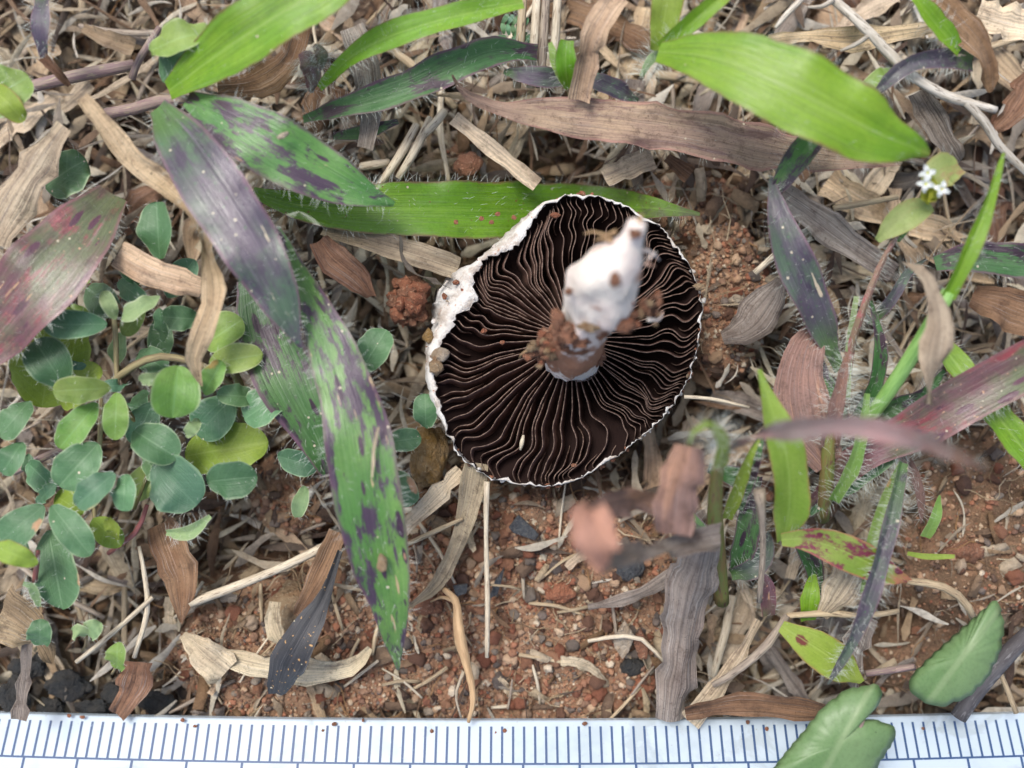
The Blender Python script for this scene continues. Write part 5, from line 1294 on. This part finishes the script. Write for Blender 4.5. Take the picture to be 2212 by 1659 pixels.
# ------------------------------------------------------------------ the round-leaved creeping plant
CR = empty('creeping_plant', P(300, 880, .2), 'low creeping plant with many oval grey green hairy leaflets', 'plant')
def leaflet(x0, y0, x1, y1, w, mat, z, root=None, prof='obovate', fold=.12, **kw):
    """base point to tip point, widest width in pixels"""
    z1 = z + kw.pop('rise', 0.06)
    mx, my = (x0 + x1) / 2, (y0 + y1) / 2
    kw.setdefault('hair', 24); kw.setdefault('roll', rng.uniform(-26, 26)); fold = fold + rng.uniform(-.08, .25)
    w = w * .93
    return blade('leaflet', [(x0, y0, z), (mx, my, (z + z1) / 2 + .07), (x1, y1, z1)], w, MAT[mat], root or CR, prof=prof, fold=fold, wave=.012, nu=10, nv=20, hair_len=.055, hair_top=.2, **kw)
D, M_, Y_, PL = 'clover_dark', 'clover_mid', 'clover_yellow', 'clover_pale'
for a in (
    (345, 560, 338, 436, 92, D, .8), (232, 700, 94, 702, 66, D, 1.0), (140, 835, 75, 735, 96, D, .95), (240, 838, 114, 845, 66, M_, 1.05), (385, 790, 372, 902, 106, M_, 1.15), (252, 848, 248, 950, 56, M_, 1.0),
    (210, 870, 128, 968, 66, M_, .9), (290, 930, 384, 990, 88, D, .85), (212, 958, 128, 1050, 92, D, .95), (335, 1000, 425, 1092, 132, D, .8), (447, 1040, 556, 1030, 88, D, .9), (248, 1022, 165, 1092, 66, D, 1.05), (270, 1024, 266, 1104, 62, D, 1.0),
    (112, 1092, 196, 1200, 68, D, 1.0), (105, 1145, 135, 1316, 118, D, .8), (95, 1092, -10, 1180, 78, D, .9), (64, 866, 0, 940, 78, D, .85), (48, 955, 5, 1022, 62, D, .9), (500, 860, 425, 940, 92, D, .55), (612, 848, 528, 905, 90, D, .75),
    (432, 690, 352, 684, 58, D, .7), (440, 745, 524, 690, 84, M_, .75), (452, 785, 568, 765, 66, M_, .85), (345, 640, 262, 690, 44, PL, 1.0), (250, 690, 222, 628, 34, PL, 1.0), (780, 800, 835, 712, 78, D, .55), (920, 925, 918, 850, 56, D, .45), (840, 955, 910, 945, 52, D, .4),
    (852, 1020, 890, 1092, 66, D, .4), (600, 985, 688, 1010, 60, D, .5), (660, 1050, 640, 1118, 36, PL, .45), (260, 590, 330, 560, 50, D, .55), (360, 640, 420, 560, 60, D, .5), (300, 760, 360, 800, 60, D, .5), (190, 620, 250, 680, 70, D, .45), (330, 870, 290, 960, 70, D, .45),
    (30, 640, 80, 720, 60, D, .4), (440, 850, 480, 780, 50, M_, .95), (430, 905, 402, 942, 30, PL, 1.0), (300, 820, 350, 815, 30, PL, 1.1), (60, 1000, 120, 1060, 60, D, .5), (250, 1165, 230, 1120, 44, Y_, .8), (200, 1120, 262, 1180, 56, Y_, .65)):
    leaflet(*a)
for k in range(26):
    x, y = rng.uniform(-10, 560), rng.uniform(600, 1200)
    if x > 420 and y > 1000: continue
    a = rng.uniform(0, 6.28); L = rng.uniform(50, 92)
    leaflet(x, y, x + math.cos(a) * L, y + math.sin(a) * L, L * rng.uniform(.5, .72), rng.choice([D, D, M_, D, PL]), rng.uniform(.15, .7), rise=rng.uniform(-.1, .25), hair=20)
for (x0, y0, x1, y1, w, z) in ((90, 880, 130, 655, 150, .6), (130, 870, 215, 790, 90, .6), (400, 985, 580, 955, 110, .45), (120, 1070, 180, 1110, 60, .6)):
    leaflet(x0, y0, x1, y1, w, Y_, z, prof='ellipse', scallop=7, hair=6)
for pts, r, mt in (([(235, 1195, .3), (275, 1165, .6), (300, 1140, .7), (318, 1090, .7)], [5, 6, 6, 5], 'stalk_red'), ([(245, 670, .9), (250, 730, .8), (252, 800, .7), (255, 850, .8)], [6, 6, 6, 5], 'stalk_hairy'), ([(235, 830, .7), (290, 790, .75), (350, 770, .8), (440, 790, .8), (500, 830, .6)], [7, 9, 8, 7, 6], 'stalk_hairy'),
                   ([(30, 1020, .3), (90, 990, .4), (150, 960, .5), (210, 900, .6)], [8, 9, 8, 6], 'stalk_purple'), ([(218, 860, .7), (215, 960, .7), (205, 1040, .6), (190, 1090, .7)], [5, 6, 6, 5], 'stalk_hairy'), ([(255, 850, .8), (300, 930, .5), (320, 1010, .5), (290, 1100, .5)], [5, 5, 5, 4], 'stalk_olive'),
                   ([(200, 1080, .5), (205, 1120, .6), (200, 1190, .4)], [5, 5, 4], 'stalk_hairy'), ([(75, 1255, .9), (80, 1215, 1.05), (82, 1190, 1.1)], [6, 6, 5], 'stalk_red'), ([(505, 800, .7), (525, 860, .5), (520, 920, .4)], [9, 11, 10], 'stalk_olive')):
    tube('stalk', pts, r, MAT[mt], CR, 8)
leaflet(82, 1218, -15, 1180, 50, 'leaf_lime', 1.25, hair=20)
blade('bud', [(85, 1310, .9), (70, 1270, 1.0), (50, 1260, 1.0)], [10, 24, 8], MAT['clover_pale'], CR, hair=100, seed=120)
blade('pod', [(360, 1150, .8), (410, 1150, .85), (455, 1115, .8)], [10, 34, 8], MAT['clover_pale'], CR, hair=60, seed=121, fold=.6)
for x, y, l in ((85, 1365, 'darker'), (188, 1365, 'two-lobed'), (252, 1415, 'rounder')):
    sp = empty('seedling', P(x, y, .2), f'tiny {l} round-leaved hairy seedling close to the ruler', 'seedling')
    if l == 'two-lobed':
        leaflet(x - 2, y + 8, x - 32, y - 4, 42, 'clover_pale', .7, sp, 'ellipse', roll=0, hair=30); leaflet(x - 2, y + 4, x + 30, y - 20, 46, 'clover_pale', .72, sp, 'ellipse', roll=0, hair=30)
    else:
        leaflet(x, y + 28, x + 2, y - 28, 54, 'clover_mid' if l == 'rounder' else 'clover_dark', .7, sp, 'ellipse')
    tube('stalk', [(x, y + 10, .68), (x - 4, y + 30, .4), (x - 10, y + 40, .1)], [3, 3, 3], MAT['stalk_hairy'], sp, 6)
RL = empty('round_leaf', P(140, 400, .5), 'single dark green round leaf beside the broad pale dry blade', 'leaf')
blade('leaf', [(100, 405, .6), (140, 372, .7), (186, 345, .62)], 100, MAT['clover_dark'], RL, prof='ellipse', nu=10, nv=20, seed=122, hair=30, fold=.1)
RB = empty('round_leaf', P(0, 200, .8), 'pair of bright folded round leaves beside the lilac stem', 'leaf')
blade('leaf', [(-30, 220, 1.0), (20, 190, 1.15), (62, 165, 1.1)], 110, MAT['clover_mid'], RB, prof='ellipse', nu=10, nv=20, seed=123, hair=30, fold=.2)
blade('leaf', [(-20, 190, 1.2), (20, 225, 1.25), (52, 262, 1.15)], 52, MAT['leaf_lime'], RB, prof='ellipse', nu=10, nv=20, seed=124, hair=30, fold=.4)
RF = empty('round_leaf', P(390, 150, .8), 'folded round leaf with blue green underside next to the bright leaf base', 'leaf')
blade('leaf', [(325, 110, 1.15), (390, 82, 1.3), (456, 68, 1.2)], 74, MAT['clover_mid'], RF, prof='ellipse', nu=10, nv=20, seed=125, hair=30, fold=.3, roll=15)
blade('leaf', [(350, 175, 1.0), (390, 130, 1.05), (440, 90, 1.0)], 78, MAT['clover_dark'], RF, prof='ellipse', nu=10, nv=20, seed=126, hair=20, fold=.1)
LS = empty('creeping_runner', P(150, 165, .6), 'lilac grey creeping stem lying across the dry litter', 'stem')
tube('stem', [(55, 190, .5), (130, 172, .5), (210, 155, .5), (290, 140, .45)], [13, 14, 14, 12], MAT['stalk_purple'], LS, 10)

# ------------------------------------------------------------------ toothed leaves at the ruler
def outline_leaf(name, pts, z, mat, label, tilt=(0, 0), stalk=None, dome=0.10):
    c = np.mean(pts, axis=0)
    ring = catmull([(x, y, 0) for x, y in pts] + [(pts[0][0], pts[0][1], 0)], 96)[:-1]
    K = 7
    V, UV, UC = [], [], []
    def put(x, y, q):
        zz = z + tilt[0] * (x - c[0]) + tilt[1] * (y - c[1]) + dome * (1 - q * q) + 0.03 * fbm(x * .012, y * .012, 3, 2) - 0.03 * q ** 6
        V.append(P(x, y, zz))
        ax = np.array(pts[0]) - np.array(pts[len(pts) // 2]); L = np.linalg.norm(ax); ax = ax / L
        d = np.array((x, y)) - c
        UV.append((0.5 + (-ax[1] * d[0] + ax[0] * d[1]) / L * 0.9, 0.5 + (ax @ d) / L)); UC.append(((-ax[1] * d[0] + ax[0] * d[1]) * PX(), (ax @ d) * PX()))
    n = len(ring)
    for k in range(1, K + 1):
        q = k / K
        for i in range(n):
            x, y = ring[i][0], ring[i][1]
            put(c[0] + (x - c[0]) * q, c[1] + (y - c[1]) * q, q)
    put(c[0], c[1], 0)
    f = [(k * n + i, k * n + (i + 1) % n, (k + 1) * n + (i + 1) % n, (k + 1) * n + i) for k in range(K - 1) for i in range(n)]
    f += [(len(V) - 1, (i + 1) % n, i) for i in range(n)]
    f = [tuple(reversed(q)) for q in f]
    root = empty(name, P(pts[0][0], pts[0][1], z), label, 'leaf')
    o = mesh_obj('leaf', V, f, MAT[mat], root, None, True, UV, UC)
    md = o.modifiers.new('thickness', 'SOLIDIFY'); md.thickness = 0.012
    if stalk: tube('stalk', stalk, [5, 6, 6], MAT['stalk_purple'], root, 8)
    return root
def toothed(pts, n=5, amp=5):
    out = []
    for i in range(len(pts)):
        a, b = np.array(pts[i], float), np.array(pts[(i + 1) % len(pts)], float)
        d = b - a; L = np.linalg.norm(d)
        m = max(1, int(L / 22))
        nn = np.array([d[1], -d[0]]) / (L + 1e-6)
        for k in range(m):
            out.append(tuple(a + d * k / m)); out.append(tuple(a + d * (k + .7) / m + nn * amp))
    return out
outline_leaf('toothed_leaf', toothed([(2152, 1298), (2166, 1350), (2156, 1408), (2130, 1462), (2090, 1502), (2030, 1524), (1990, 1510), (1966, 1486), (1972, 1462), (2010, 1424), (2070, 1370)], amp=4), .95, 'violet_leaf', 'folded toothed green leaf standing above the ruler beside the dark stick', tilt=(.001, 0), stalk=[(1975, 1440, .7), (1920, 1450, .6), (1870, 1456, .5)])
outline_leaf('toothed_leaf', toothed([(1895, 1480), (1902, 1505), (1885, 1530), (1862, 1548), (1868, 1556), (1905, 1562), (1932, 1575), (1926, 1600), (1900, 1640), (1870, 1690), (1760, 1720), (1660, 1680), (1690, 1640), (1740, 1580), (1780, 1530), (1830, 1492)], amp=4), .95, 'violet_leaf', 'grey green heart-shaped leaf lying over the ruler', stalk=[(1865, 1550, 1.0), (1845, 1610, 1.02), (1820, 1660, 1.0)])

# ------------------------------------------------------------------ the little flowering stem
FL = empty('flowering_stem', P(1990, 520, .6), 'small stem with three tiny white flowers over two pale green bracts', 'flower')
tube('stalk', [(1940, 520, .9), (1980, 470, 1.1), (2005, 430, 1.2)], [5, 6, 8], MAT['stalk_green'], FL, 8)
blade('bract', [(2010, 440, 1.2), (1960, 465, 1.2), (1920, 495, 1.15), (1895, 520, 1.1)], [30, 62, 52, 10], MAT['bract'], FL, hair=10, seed=130, fold=.2)
blade('bract', [(2005, 400, 1.2), (2035, 370, 1.25), (2070, 355, 1.2)], [40, 78, 40], MAT['bract'], FL, hair=10, seed=131, fold=.15)
for x, y, a in ((1995, 425, 0.3), (2010, 440, 1.2), (2025, 425, 2.2), (2018, 410, 3.2), (2000, 405, 4.0)):
    blade('sepal', [(2008, 435, 1.25), (x, y - 8, 1.4), (x + 8 * math.cos(a), y - 28, 1.45)], [18, 26, 4], MAT['sepal'], FL, nu=6, seed=int(x))
for fx, fy in ((2003, 374), (2034, 409), (1999, 398)):
    fl = mesh_obj('flower', np.array(lump(1, 3, .1)[0]) * 0.02 + np.array(P(fx, fy, 1.5)), lump(1, 3, .1)[1], MAT['sepal'], FL)
    a0 = rng.uniform(0, 1.5)
    for k in range(4):
        a = a0 + k * math.pi / 2
        blade('petal', [(fx, fy, 1.5), (fx + 9 * math.cos(a), fy + 9 * math.sin(a), 1.53), (fx + 19 * math.cos(a), fy + 19 * math.sin(a), 1.5)], [7, 13, 5], MAT['petal'], fl, nu=4, nv=7, seed=k)
